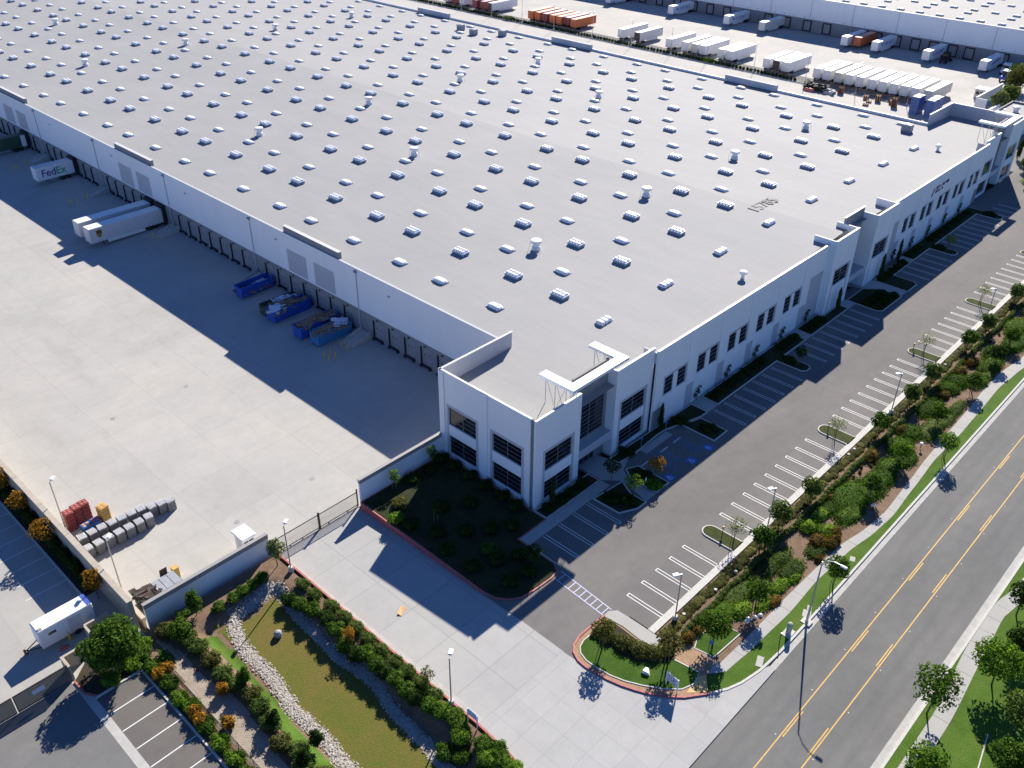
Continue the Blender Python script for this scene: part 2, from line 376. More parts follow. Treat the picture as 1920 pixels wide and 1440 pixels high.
# ================================================================ THE SETTING
struct(MB().quad((-900, -900, -1.75), (1500, -900, -1.75), (1500, 1500, -1.75), (-900, 1500, -1.75)).build('ground', 'earth'))
def grid_sheet(name, xs, ys, zf, mat):
    V = [(x, y, zf(x, y)) for y in ys for x in xs]; n = len(xs)
    F = [(j*n+i, j*n+i+1, (j+1)*n+i+1, (j+1)*n+i) for j in range(len(ys)-1) for i in range(n-1)]
    return struct(link(name, npmesh(name, V, F, mat)))
court = grid_sheet('truck_court', [-59.3, -50, -40, -30, -21, -16.3, -12, -8, -2.3], [34.9, 40, 60, 100, 200, 360], gz, 'court')
drive = grid_sheet('driveway', [-43.1, -37, -30.55], [0, 3, 6, 10, 14, 18, 22, 26, 30, 34.9], gz, 'drive')
struct(MB().prism([(-43.1, 0), (-44, -8.5), (-47, -13), (-52, -16), (-60, -17.6), (-17, -17.6), (-17, -16.9), (-24.1, -14.55), (-26.4, -12.85), (-28.9, -9.4), (-30.45, -4), (-30.55, 0)], -1.6, -.012).build('driveway_apron', 'apron'))
# far yards between and behind the buildings
struct(MB().quad((139.9, 34, -1.0), (262.9, 34, -1.0), (262.9, 430, -1.0), (139.9, 430, -1.0)).build('trailer_yard', 'court'))
# car park, road, verges
lot = sheet('parking_lot', [(-30.55, -.6), (-30.4, -2.2), (-21.7, -2.2), (-21.7, -4.8), (172, -4.8), (172, 17.2), (-30.55, 17.2)], 0, 'asph')
east = sheet('east_lot', [(172, -12), (330, -12), (330, 33.9), (156, 33.9), (156, 17.2), (172, 17.2)], -.01, 'asph')
road = sheet('road', [(-160, -29.9), (420, -29.9), (420, -17.6), (-160, -17.6)], -.12, 'road')
struct(MB().box(-16.9, 420, -17.6, -16.95, -1.5, -.105).box(-160, -60, -17.6, -16.95, -1.5, -.105).build('gutter', 'gutter'))
struct(MB().box(-160, 420, -30.6, -29.9, -1.5, -.105).build('gutter', 'gutter'))
KN = [(-24.3, -14.35), (-22.5, -15.35), (-20.9, -15.95), (-18.2, -16.5), (-14.5, -16.75), (-8.8, -16.82), (16, -16.82), (420, -16.75)]
struct(strip(MB(), KN, .26, -1.4, .045).build('kerb', 'kerb'))
struct(MB().box(-160, 420, -30.86, -30.6, -1.4, .045).build('kerb', 'kerb'))
# road markings
for y0, yd in ((-22.0, -22.24), (-25.25, -25.0)):
    MB().box(-160, 420, y0-.06, y0+.06, -.12, -.114).build('lane_line', 'yellow', road)
    for k in range(-5, 14):
        MB().box(-9.05+14.5*k, -5.05+14.5*k, yd-.06, yd+.06, -.12, -.114).build('lane_dash', 'yellow', road)
for k in range(-3, 10):
    for y in (-21.6, -25.6):
        MB().bbox(-2.1+7.25*k, -1.98+7.25*k, y-.06, y+.06, -.12, -.1, .012).build('road_stud', 'paint', road)
# planting strip between car park and road (soil), the winding path on it, the kerbside turf
NE = [(-20.3, -13.0), (-14.3, -13.2), (-7.8, -13.25), (-2.6, -13.4), (4.6, -13.65), (10.5, -14.6), (15, -14.95), (22, -14.6), (30, -14.15), (38, -13.9), (46, -13.75), (54.9, -13.3), (60.2, -13.6), (67.2, -14.4), (78, -14.6), (90, -13.8), (104, -13.4), (120, -14.2), (140, -14), (200, -14)]
SE = [(-20.9, -14.05), (-15.9, -14.45), (-8.5, -14.75), (-2.6, -14.55), (4.6, -14.95), (10.5, -15.75), (15, -16.0), (22, -15.6), (30, -15.15), (38, -15.35), (46, -15.2), (54.9, -14.95), (60.2, -15.35), (67.2, -16.0), (78, -16.1), (90, -15.3), (104, -14.9), (120, -15.7), (140, -15.5), (200, -15.5)]
def interp(pl, x):
    for a, b in zip(pl, pl[1:]):
        if a[0] <= x <= b[0]:
            t = (x-a[0])/(b[0]-a[0]); t = t*t*(3-2*t)*.5+t*.5
            return a[1]+(b[1]-a[1])*t
    return pl[-1][1] if x > pl[-1][0] else pl[0][1]
bedF = sheet('planting_strip', [(-21.7, -5.6), (-21.7, -8.0), (-20.4, -12.4)]+[(x, interp(NE, x)-.3) for x in np.arange(-20, 201, 4)]+[(200, -5.6)], -.0, 'soil')
turfN = sheet('kerbside_turf', [p for p in KN[:6]]+[(200, -16.7)]+[(x, interp(SE, x)+.3) for x in np.arange(200, -20, -4)]+[(-20.6, -14.1), (-22.7, -12.9)], .02, 'grass')
walk = struct(MB().prism([(-23.1, -10.1), (-21.9, -9.4), (-20.3, -10.3), (-20.35, -12.9), (-20.9, -14.0), (-22.9, -12.3)], -.5, .045).build('footpath', 'walk'))
xs = [-20.85]
while xs[-1] < 150: xs.append(xs[-1]+(3.05 if xs[-1] < 90 else 12))
for a, b in zip(xs, xs[1:]):
    n = 3
    pts = [(a+.02+(b-a-.04)*k/n) for k in range(n+1)]
    poly = [(x, interp(SE, x)) for x in pts]+[(x, interp(NE, x)) for x in reversed(pts)]
    MB().prism(poly, -.3, .045+random.uniform(-.006, .006)).build('paving_slab', 'walk', walk)
# south side
lawnS = sheet('south_lawn', [(-160, -90), (420, -90), (420, -30.86), (-160, -30.86)], .02, 'grass')
SN = [(-60, -31.9), (-19.1, -31.8), (-10.9, -31.8), (0.5, -30.9), (7.1, -30.88), (8.9, -30.9), (12.6, -31.6), (20, -32.2), (60, -32.2)]
SS = [(-60, -33.5), (-19.1, -33.4), (-10.9, -33.4), (0.5, -32.7), (7.1, -32.3), (8.9, -32.6), (12.6, -33.3), (20, -33.8), (60, -33.8)]
walkS = struct(MB().box(-60.9, -60, -33.5, -31.9, -.3, .045).build('south_footpath', 'walk'))
x = -60.
while x < 40:
    b = x+2.45; poly = [(t, interp(SS, t)) for t in (x+.02, x+1.2, b-.02)]+[(t, interp(SN, t)) for t in (b-.02, x+1.2, x+.02)]
    MB().prism(poly, -.3, .045+random.uniform(-.006, .006)).build('paving_slab', 'walk', walkS); x = b
# stall paint
SW = 2.743; G_ = 3.0
def hairpin(x, y0, y1, par, z=.0):
    w = .27
    mb = MB().box(x-w, x-w+.1, y0, y1, z, z+.005).box(x+w-.1, x+w, y0, y1, z, z+.005).box(x-w+.1, x+w-.1, (y1-.1 if par > 0 else y0), (y1 if par > 0 else y0+.1), z, z+.005)
    mb.build('stall_line', 'paint', lot)
ST = [(i-4-G_) for i in range(5)]+list(range(9))+[i+8+G_ for i in range(9)]+[i+16+2*G_ for i in range(7)]+[i+22+3*G_ for i in range(9)]+[i+30+4*G_ for i in range(7)]
for s_ in ST: hairpin(s_*SW, -4.79, 0.03, 1)
for xs_ in ([-18.6, -15.8, -13.0, -10.3], [16.3+2.743*k for k in range(1, 8)], [40.6+2.743*k for k in range(1, 9)], [81.2+2.743*k for k in range(1, 6)], [100.5+2.743*k for k in range(1, 8)]):
    for x in xs_: hairpin(x, 8.0, 13.4, -1)
for x in (126, 129, 132): hairpin(x, 8.0, 12.5, -1)
MB().box(-21.25, -21.15, 8.4, 13.45, 0, .005).build('stall_line', 'paint', lot)
# blue disabled bays: hatched access aisles and the emblem squares
for k, x in enumerate((.2, 5.6, 9.5)):
    MB().box(x, x+.1, 8.9, 13.6, 0, .005).build('stall_line', 'bluep', lot)
for x0, x1 in ((2.9, 5.4), (7.9, 9.3)):
    for k in range(5):
        y = 8.9+k*.95; a = x1-x0
        MB().loft([[(x0, y, 0), (x0, y+.12, 0), (x1, y+.12+a*.75, 0), (x1, y+a*.75, 0)], [(x0, y, .005), (x0, y+.12, .005), (x1, y+.12+a*.75, .005), (x1, y+a*.75, .005)]]).build('aisle_stripe', 'bluep', lot)
for x in (1.45, 6.55, 10.65):
    e = MB().box(x-.6, x+.6, 8.25, 9.5, 0, .006).build('bay_emblem', 'bluep', lot)
    mb = MB().cyl(x-.05, 9.2, .006, .010, .11, n=10).box(x-.12, x, 8.85, 9.08, .006, .010).box(x, x+.25, 8.85, 8.93, .006, .010)
    mb.loft([[(x-.02+r*math.cos(a), 8.75+r*math.sin(a), z) for r, z in ((.24, .006), (.33, .006), (.33, .010), (.24, .010))] for a in [PI*.75+PI*1.25*t/10 for t in range(11)]])
    mb.build('wheelchair_symbol', 'paint', e)
for x in (1.4, 5.9, 9.0):
    MB().bbox(x-.9, x+.9, 12.9, 13.1, 0, .12, .03).build('wheel_stop', 'kerb', lot)
# crossing
mb = MB()
for a, b in (((-21.75, 7.9), (-22.35, -.1)), ((-23.2, 7.4), (-23.65, .1))):
    mb.loft([[(p[0]-.05, p[1], 0), (p[0]+.05, p[1], 0), (p[0]+.05, p[1], .005), (p[0]-.05, p[1], .005)] for p in (a, b)])
for k in range(9):
    y = 7.2-k*.86; mb.box(-23.2-.06*k+.06, -21.85-.07*k, y-.05, y+.05, 0, .005)
mb.build('crossing_ladder', 'hatch', lot)
# kerbed planters in and around the car park
def planter(name, poly, mat='dsoil', z=.13, kerb='kerb', w=.16, fill=None, zb=-.4):
    o = struct(MB().prism(poly, zb, z).build(name, kerb))
    MB().prism(inset(poly, w), z-.05, z+(.012)).build('planter_soil', mat, o)
    return o
ISL = [(-4.9, -2.6), (24.75, 27.25), (55.15, 57.5), (79.6, 82.0), (108, 110.5)]
for a, b in ISL: planter('planter_island', rrect(a, b, -4.95, .1, 1.15), 'dull')
kw = sheet('concrete_kerb_strip', [(-21.9, -5.65), (180, -5.65), (180, -4.8), (-21.9, -4.8)], .13, 'kerb', 1.0)
# beds on the building side
NB = [[(-30.55, 34.4), (-30.6, 12.0), (-30.3, 10.4), (-29.4, 9.1), (-28.2, 8.3), (-26.5, 8.0), (-23.4, 7.85), (-22.1, 8.1), (-21.4, 9.2), (-21.3, 15.05), (-16.3, 15.05), (-16.3, 34.4)],
      [(-16.25, 15.1), (-5.6, 15.1), (-5.6, 17.2), (-16.25, 17.3)], 
      [(-9.1, 9.2), (-6.6, 8.0), (-4.8, 8.0), (-4.8, 10.6), (-3.6, 12.9), (-9.2, 13.45)],
      [(-2.4, 8.2), (.5, 8.2), (.5, 13.4), (-1.3, 14.2), (-2.6, 12.4)],
      [(-1.0, 15.5), (3.4, 15.3), (8, 15.6), (9.8, 15.5), (16.2, 13.65), (17.9, 13.65), (17.9, 16.7), (-1.0, 17.2)],
      [(12.4, 9.0), (15.9, 9.0), (15.9, 13.6), (12.4, 14.6)],
      [(20.6, 13.65), (37.75, 13.65), (37.75, 9.4), (38.4, 8.7), (39.6, 8.7), (40.3, 9.4), (40.3, 13.65), (47.3, 13.65), (47.3, 16.7), (20.6, 16.7)],
      [(49.2, 13.65), (62.6, 13.65), (62.6, 15.6), (56.6, 15.6), (56.6, 16.7), (49.2, 16.7)],
      [(65.2, 9.6), (66.0, 8.8), (73.8, 8.8), (73.8, 13), (71.5, 15.4), (65.2, 15.4)],
      [(76.2, 8.8), (80.2, 8.8), (81, 9.6), (81, 13.6), (88.2, 13.6), (88.2, 15.6), (76.2, 15.4)],
      [(90.2, 13.65), (97.7, 13.65), (97.7, 9.4), (98.3, 8.7), (99.7, 8.7), (100.4, 9.4), (100.4, 13.65), (122.6, 13.65), (122.6, 9.4), (123.2, 8.7), (124.8, 8.7), (125.4, 9.4), (125.4, 16.7), (90.2, 16.7)]]
for p in NB:
    ar = sum(p[i-1][0]*p[i][1]-p[i][0]*p[i-1][1] for i in range(len(p)))
    if ar < 0: p.reverse()
for k, p in enumerate(NB): planter('garden_bed', p, 'gdark', .12, 'redkerb' if k in (0,) else 'kerb', .2, zb=-1.4 if k == 0 else -.4)
fp = struct(MB().box(-21.25, -5.5, 13.5, 15.05, -.3, .10).build('front_footpath', 'walk'))
MB().prism([(-4.7, 8.2), (-2.5, 8.2), (-2.9, 12.4), (-1.6, 14.3), (.6, 15.2), (-.9, 15.6), (-1.6, 19.1), (-5.4, 19.1), (-5.4, 15.05), (-3.7, 13.0)], -.3, .095).build('paving_slab', 'walk', fp)
for x in (18, 47.4, 88.4): MB().box(x, x+2.4 if x < 20 else x+1.7, 13.62, 16.8, -.3, .095).build('paving_slab', 'walk', fp)
MB().box(3.4, 9.6, 14.15, 15.3, -.3, .09).build('paving_slab', 'walk', fp)
MB().prism([(62.7, 13.65), (65.1, 13.65), (65.1, 19), (62.7, 15.6)], -.3, .09).build('paving_slab', 'walk', fp)
MB().prism([(73.9, 9), (76.1, 9), (76.1, 15.5), (74, 18.6), (71, 18.6), (71.6, 15.5), (73.9, 13.1)], -.3, .09).build('paving_slab', 'walk', fp)
# entrance island by the driveway: lawn, paver rim, red kerb
IO = [(-23.6, -.1), (-25.9, .0), (-27.8, .0), (-29.1, -.35), (-29.9, -.95), (-30.4, -2.0), (-30.5, -3.0), (-30.4, -4.3), (-30.15, -5.8), (-29.75, -7.3), (-29.2, -8.7), (-28.6, -10.0), (-27.7, -11.4), (-26.5, -12.75), (-24.4, -14.3), (-22.9, -12.9), (-20.5, -12.6), (-20.3, -8.2), (-21.9, -7.2), (-23.3, -7.0), (-23.8, -5.5), (-23.5, -2.6)]
isl = sheet('entrance_island', IO, .05, 'decomp', 1.2)
strip(MB(), [IO[0]]+IO[1:15], .22, -1.2, .13).build('kerb', 'redkerb', isl)
GI = [(-26.7, -.75), (-27.9, -.7), (-28.9, -1.0), (-29.5, -1.6), (-29.85, -2.7), (-29.8, -4.1), (-29.6, -5.6), (-29.1, -7.2), (-28.25, -8.9), (-27.2, -10.55), (-25.9, -12.0), (-24.6, -12.5), (-23.5, -12.35), (-22.85, -12.1), (-23.3, -9.3), (-24.7, -8.3), (-25.8, -7.1), (-26.4, -6.1), (-26.7, -4.6), (-26.6, -3.1)]
MB().prism(GI, 0, .07).build('lawn', 'turf2', isl)
strip(MB(), GI[:15], .13, 0, .11).build('lawn_edging', 'kerb', isl)
MB().prism([(-26.6, -3.1), (-26.7, -4.6), (-26.4, -6.1), (-25.8, -7.1), (-24.7, -8.3), (-23.3, -9.3), (-22.4, -8.6), (-23.3, -7.0), (-23.9, -5.4), (-23.7, -1.4), (-26.2, -.8)], 0, .068).build('planter_soil', 'dsoil', isl)
MB().prism([(-23.75, -.1), (-22.85, -.05), (-22.05, -.7), (-21.95, -2.5), (-21.95, -6.6), (-23.2, -7.0), (-23.7, -5.4), (-23.45, -2.6)], -.3, .10).build('paving_slab', 'walk', isl)
MB().prism([(-24.3, -14.15), (-25.9, -12.6), (-23.4, -12.3), (-22.6, -12.8)], .0, .066).build('tactile_ramp', 'ochre', isl)
SG = [(-20.5, -9.9), (-18.9, -9.3), (-16.6, -9.7), (-15.5, -10.9), (-15.35, -12.4), (-20.1, -12.1)]
sg = sheet('lawn_panel', SG[::-1] if False else SG, .04, 'turf2', .5)
strip(MB(), SG+SG[:1], .13, 0, .09).build('lawn_edging', 'kerb', sg)
# basin west of the driveway
def ss(t): t = min(max(t, 0), 1); return t*t*(3-2*t)
def bz(x, y): return -.1-.9*min(ss((-45.3-x)/1.6), ss((x+57.0)/1.9), ss((31.6-y)/1.9))
def low(p, k=1.0091): return (-82.04+(p[0]+82.04)*k, -40.74+(p[1]+40.74)*k)
basin = grid_sheet('basin_bank', list(np.arange(-62.8, -43.3, .48)), list(np.arange(-40, 34.6, .62)), bz, 'soil')
def drape(name, poly, off, mat, st=.28):
    xs = np.arange(min(p[0] for p in poly), max(p[0] for p in poly)+st, st); ys = np.arange(min(p[1] for p in poly), max(p[1] for p in poly)+st, st)
    V = [(x, y, bz(x, y)+off) for y in ys for x in xs]; n = len(xs)
    F = [(j*n+i, j*n+i+1, (j+1)*n+i+1, (j+1)*n+i) for j in range(len(ys)-1) for i in range(n-1) if pt_in(poly, xs[i]+st/2, ys[j]+st/2)]
    return link(name, npmesh(name, V, F, mat), basin)
drape('basin_lawn', [low(p) for p in [(-54.6, 29.9), (-52.3, 28.2), (-49.5, 28.2), (-47.6, 28.9), (-47.0, 24), (-47.3, 19), (-47.2, 14), (-47.6, 9), (-48.2, 3), (-48.8, -8), (-54.6, -8), (-54.9, 8), (-54.8, 15), (-54.2, 18), (-54, 24)]], .02, 'basin')
for poly, m in (([(-54.9, 30.1), (-54.5, 26), (-55, 22), (-55.1, 17), (-55.6, 12), (-55.6, 4), (-57.2, 4), (-57, 12), (-56.4, 17), (-55.6, 21), (-55.7, 25), (-56.2, 29)], 'grass'),
                ([(-60, 33.3), (-59.2, 31.1), (-58.6, 28.5), (-59, 26.1), (-58.6, 23.5), (-58, 21), (-58, 18), (-58.3, 13.8), (-58.9, 9), (-59, 2), (-61, 2), (-61, 11.6), (-61, 15.8), (-60.8, 19.5), (-60.7, 23.6), (-60.4, 27.4), (-59.6, 29)], 'dirt'),
                ([(-60.2, 31.6), (-59.6, 29.2), (-60.3, 28.2), (-61, 29.4)], 'turf2')):
    drape('bank_strip', poly, .03 if m != 'turf2' else .045, m)
kd = struct(strip(MB(), [(-43.2, 34.3), (-43.2, 5), (-43.2, 0), (-43.45, -4.5), (-44.1, -8.5), (-47, -13), (-52, -16.2), (-58, -17.4)], .22, -1.4, .12).build('driveway_kerb', 'redkerb'))
grid_sheet('gutter', [-43.09, -42.4], [0, 6, 10, 14, 18, 22, 26, 30, 34.8], lambda x, y: gz(x, y)+.006, 'gutter')
# neighbour's yard to the west
nlot = sheet('neighbour_yard', [(-140, 33.6), (-60.3, 33.6), (-60.3, 140), (-140, 140)], 0, 'nlot')
ndr = sheet('neighbour_driveway', [(-140, -40), (-68.6, -40), (-68.6, 33.6), (-140, 33.6)], 0, 'asph3')
struct(MB().box(-68.6, -67.75, -40, 33.5, -1.5, .006).build('gutter', 'gutter'))
nst = sheet('neighbour_bays', [(-67.75, -40), (-62.95, -40), (-62.95, 29.7), (-67.75, 29.7)], 0, 'asph2')
struct(strip(MB(), [(-67.75, 29.85), (-62.95, 29.85)], .2, -1, .14).build('kerb', 'kerb')); struct(strip(MB(), [(-62.85, 29.95), (-62.85, -40)], .2, -1, .14).build('kerb', 'kerb'))
for k in range(9): MB().box(-67.7, -63.0, 27.0-2.76*k, 27.12-2.76*k, 0, .005).build('stall_line', 'paint', nst)
for k in range(12): MB().box(-67.2, -62.6, 48.1+2.74*k, 48.2+2.74*k, 0, .005).build('stall_line', 'paint', nlot)
struct(strip(MB(), [(-62.45, 44), (-62.45, 120)], .18, -.5, .14).build('kerb', 'kerb'))
struct(MB().box(-62.36, -60.7, 44, 120, -1, .08).build('hedge_bed', 'dsoil'))
struct(MB().prism([(-68.2, 33.4), (-68.2, 31.3), (-67.4, 30.0), (-62.9, 30.0), (-60.6, 31.5), (-60.6, 35.0), (-66.4, 35.0)], -.5, .1).build('corner_bed', 'dsoil'))
struct(strip(MB(), [(-68.3, 33.3), (-68.25, 31.2), (-67.5, 29.95)], .2, -.5, .16).build('kerb', 'redkerb'))

# ================================================================ THE WAREHOUSE
RX = 62.76
def roofz(x): return 11.4+.0284*min(x, 2*RX-x)
wh = thing('warehouse', 'huge white tilt-up warehouse with grey roof full of skylights', 'warehouse')
# roof: two long planes plus the corner office roofs
mb = MB()
xs = [-2.3, RX, 140.0]
def rquad(x0, x1, y0, y1): mb.quad((x0, y0, roofz(x0)), (x1, y0, roofz(x1)), (x1, y1, roofz(x1)), (x0, y1, roofz(x0)))
rquad(-15.8, RX, 17.8, 34.6); rquad(RX, 153.1, 17.8, 34.6); rquad(-2.3, RX, 34.6, 360); rquad(RX, 139.8, 34.6, 360)
roof = mb.build('roof', 'roof', wh)
def facade(axis, plane, u0, u1, z0, z1, ops, mat, depth=.3, name='wall', back=True):
    us = sorted({u0, u1}|{o[0] for o in ops}|{o[1] for o in ops}); zs = sorted({z0, z1}|{o[2] for o in ops}|{o[3] for o in ops})
    mb = MB()
    def p(u, d, z): return (u, plane+d, z) if axis == 'y' else (plane+d, u, z)
    def qd(a, b, c, d):
        if axis == 'y': mb.quad(a, b, c, d)
        else: mb.quad(d, c, b, a)
    for a, b in zip(us, us[1:]):
        for c, d in zip(zs, zs[1:]):
            if any(o[0] <= a and b <= o[1] and o[2] <= c and d <= o[3] for o in ops): continue
            qd(p(a, 0, c), p(b, 0, c), p(b, 0, d), p(a, 0, d))
            if back: qd(p(b, depth, c), p(a, depth, c), p(a, depth, d), p(b, depth, d))
    for o in ops:
        a, b, c, d = o
        qd(p(a, 0, c), p(a, 0, d), p(a, depth, d), p(a, depth, c)); qd(p(b, 0, d), p(b, 0, c), p(b, depth, c), p(b, depth, d))
        qd(p(a, 0, d), p(b, 0, d), p(b, depth, d), p(a, depth, d)); qd(p(b, 0, c), p(a, 0, c), p(a, depth, c), p(b, depth, c))
    qd(p(u0, 0, z0), p(u0, 0, z1), p(u0, depth, z1), p(u0, depth, z0)); qd(p(u1, 0, z1), p(u1, 0, z0), p(u1, depth, z0), p(u1, depth, z1)); qd(p(u0, 0, z1), p(u1, 0, z1), p(u1, depth, z1), p(u0, depth, z1))
    return mb.build(name, mat, wh)
PANE = {}
def window(axis, plane, u0, u1, z0, z1, nc, nr, panes=True, mat='glass'):
    """frame with mullions, and every pane a sub-part"""
    t = .05; mb = MB()
    def bx(a, b, c, d, d0=-.03, d1=.06):
        if axis == 'y': mb.box(a, b, plane+d0, plane+d1, c, d)
        else: mb.box(plane+d0, plane+d1, a, b, c, d)
    bx(u0, u1, z0, z0+t); bx(u0, u1, z1-t, z1); bx(u0, u0+t, z0+t, z1-t); bx(u1-t, u1, z0+t, z1-t)
    du = (u1-u0-t)/nc; dz = (z1-z0-t)/nr
    for i in range(1, nc): bx(u0+i*du, u0+i*du+t, z0+t, z1-t, -.035, .055)
    for j in range(1, nr): bx(u0+t, u1-t, z0+j*dz, z0+j*dz+t*.8, -.025, .05)
    w = mb.build('window', 'mull', wh)
    if not panes: nc2, nr2 = 1, 1
    else: nc2, nr2 = nc, nr
    du2 = (u1-u0-t)/nc2; dz2 = (z1-z0-t)/nr2
    key = (axis, round(du2, 3), round(dz2, 3))
    if key not in PANE:
        k = MB(); a, b = du2-t, dz2-t
        if axis == 'y': k.box(0, a, 0, .02, 0, b)
        else: k.box(0, .02, 0, a, 0, b)
        PANE[key] = k.mesh('pane', mat)
    for i in range(nc2):
        for j in range(nr2):
            u = u0+t+i*du2; z = z0+t+j*dz2
            link('pane', PANE[key], w, (u, plane+.015, z) if axis == 'y' else (plane+.015, u, z))
    return w
def surround(axis, plane, u0, u1, z0, z1, w=.42):
    """shallow grey reveal band round a bay"""
    mb = MB(); e = .012
    def bx(a, b, c, d):
        if axis == 'y': mb.box(a, b, plane-e, plane+.05, c, d)
        else: mb.box(plane-e, plane+.05, a, b, c, d)
    bx(u0-w, u0, z0, z1+w); bx(u1, u1+w, z0, z1+w); bx(u0, u1, z1, z1+w)
    return mb.build('window_surround', 'midgrey', wh)
def cope(pts, z, w=.34, mat='coping'):
    return strip(MB(), pts, w, z, z+.06).build('coping', mat, wh)
HT = 13.68
# --- south-west office corner (and its mirror image at the other end)
MX = 137.3
def mir(a, b): return (MX-b, MX-a)
for side in (0, 1):
    f = (lambda a, b: (a, b)) if side == 0 else mir
    pa = f(-16.0, -7.45); opsA = []; 
    wA = f(-14.15, -8.95); wB = f(1.2, 6.55)
    near = side == 0
    for (z0, z1) in ((.5, 3.42), (5.1, 8.06)): opsA.append((wA[0], wA[1], z0, z1))
    facade('y', 17.5, pa[0], pa[1], -.3, HT, opsA, 'white')
    for o in opsA: window('y', 17.68, *o, 2, 4, near)
    surround('y', 17.5, wA[0], wA[1], .4, 8.06)
    pb = f(-.25, 8.0); opsB = [(wB[0], wB[1], z0, z1) for z0, z1 in ((.55, 3.42), (5.1, 8.06))]
    facade('y', 17.5, pb[0], pb[1], -.3, HT, opsB, 'white')
    for o in opsB: window('y', 17.68, *o, 2, 4, near)
    surround('y', 17.5, wB[0], wB[1], .4, 8.06)
    # recessed entrance bay with curtain wall
    r = f(-7.45, -.25); cw = f(-6.6, -.75); dw = f(-6.2, -2.2)
    facade('y', 19.0, r[0], r[1], -.3, 15.12, [(cw[0], cw[1], 4.6, 10.7), (dw[0], dw[1], .1, 2.5)], 'grey', back=False)
    window('y', 19.15, cw[0], cw[1], 4.6, 10.7, 2, 9, near); window('y', 19.15, dw[0], dw[1], .1, 2.5, 4, 1, near)
    MB().box(r[0], r[1], 17.82, 19, 2.75, 4.1).build('entrance_canopy', 'midgrey', wh)
    for x, t in ((r[0]-.28, r[0]-.002), (r[1]+.002, r[1]+.28)): MB().box(x, t, 17.81, 19.3, -.3, HT-.01).build('return_wall', 'white', wh)
    cope([(pa[0], 17.65), (pa[1], 17.65)], HT); cope([(pb[0], 17.65), (pb[1], 17.65)], HT)
    # white steel U frame over the entrance, on raking struts
    ca = f(-10.0, 1.15); mb = MB(); zt = 15.15; th = .42
    U = [(ca[0], 16.9), (ca[1], 16.9), (ca[1], 22.6), (ca[1]-1.35, 22.6), (ca[1]-1.35, 18.2), (ca[0]+1.35, 18.2), (ca[0]+1.35, 22.6), (ca[0], 22.6)]
    can = MB().prism(U, zt, zt+th).build('canopy_frame', 'canopy', wh)
    for x in (ca[0]+.7, ca[1]-.7):
        for y in (18.6, 20.4, 22.0):
            zb = roofz(x)
            MB().tube([(x, y, zt), (x, y, zb)], .05, 5).build('strut', 'steel', can)
            MB().tube([(x, y, zt), (x, y-1.6 if y > 20 else y+1.6, zb)], .04, 5).build('strut', 'steel', can)
    for k in range(3):
        x = ca[0]+2.5+k*3; MB().tube([(x, 17.6, zt), (x-.6, 19.6, roofz(x))], .04, 5).build('strut', 'steel', can)
# corner tower west face
ops = [(u0, u1, z0, z1) for u0, u1 in ((27.9, 33.05), (19.8, 24.9)) for z0, z1 in ((.9, 3.9), (5.6, 8.45))]
facade('x', -16.0, 18.35, 34.7, -1.5, HT, ops, 'white')
for o in ops: window('x', -15.82, *o, 2, 4)
for u0, u1 in ((27.9, 33.05), (19.8, 24.9)): surround('x', -16.0, u0, u1, .5, 8.45)
for a, b in ((25.75, 27.1), (33.75, 34.7), (18.3, 18.95)): MB().box(-16.14, -15.99, a, b, -1.4, HT-.02).build('pilaster', 'white', wh)
MB().box(-15.9, -15.6, 17.62, 18.35, -.3, HT).build('corner_reveal', 'grey', wh); MB().box(-16.08, -15.6, 17.46, 17.62, -.3, HT+.01).build('corner_post', 'white', wh)
cope([(-15.85, 18.3), (-15.85, 34.8)], HT); 
MB().box(-15.7, -2.5, 34.38, 34.7, -1.5, HT).build('wall', 'inner', wh); cope([(-16.0, 34.54), (-2.3, 34.54)], HT)
# far office corner, seen from inside its parapets
MB().box(139.8, 153.2, 34.38, 34.7, -1.5, HT).build('wall', 'inner', wh); cope([(139.6, 34.54), (153.3, 34.54)], HT)
MB().box(153.0, 153.3, 17.8, 34.36, -.5, HT).build('wall', 'inner', wh); cope([(153.15, 17.8), (153.15, 34.4)], HT)
MB().box(139.8, 140.1, 34.7, 360, -1.5, 11.55).build('wall', 'white', wh); cope([(139.95, 34.7), (139.95, 360)], 11.55, .42)
for a, b in ((74.5, 90.0), (136.9, 152.5), (199.2, 214.8), (261.5, 277)): MB().box(139.2, 140.2, a, b, 11.2, 12.75).build('raised_parapet', 'inner', wh)
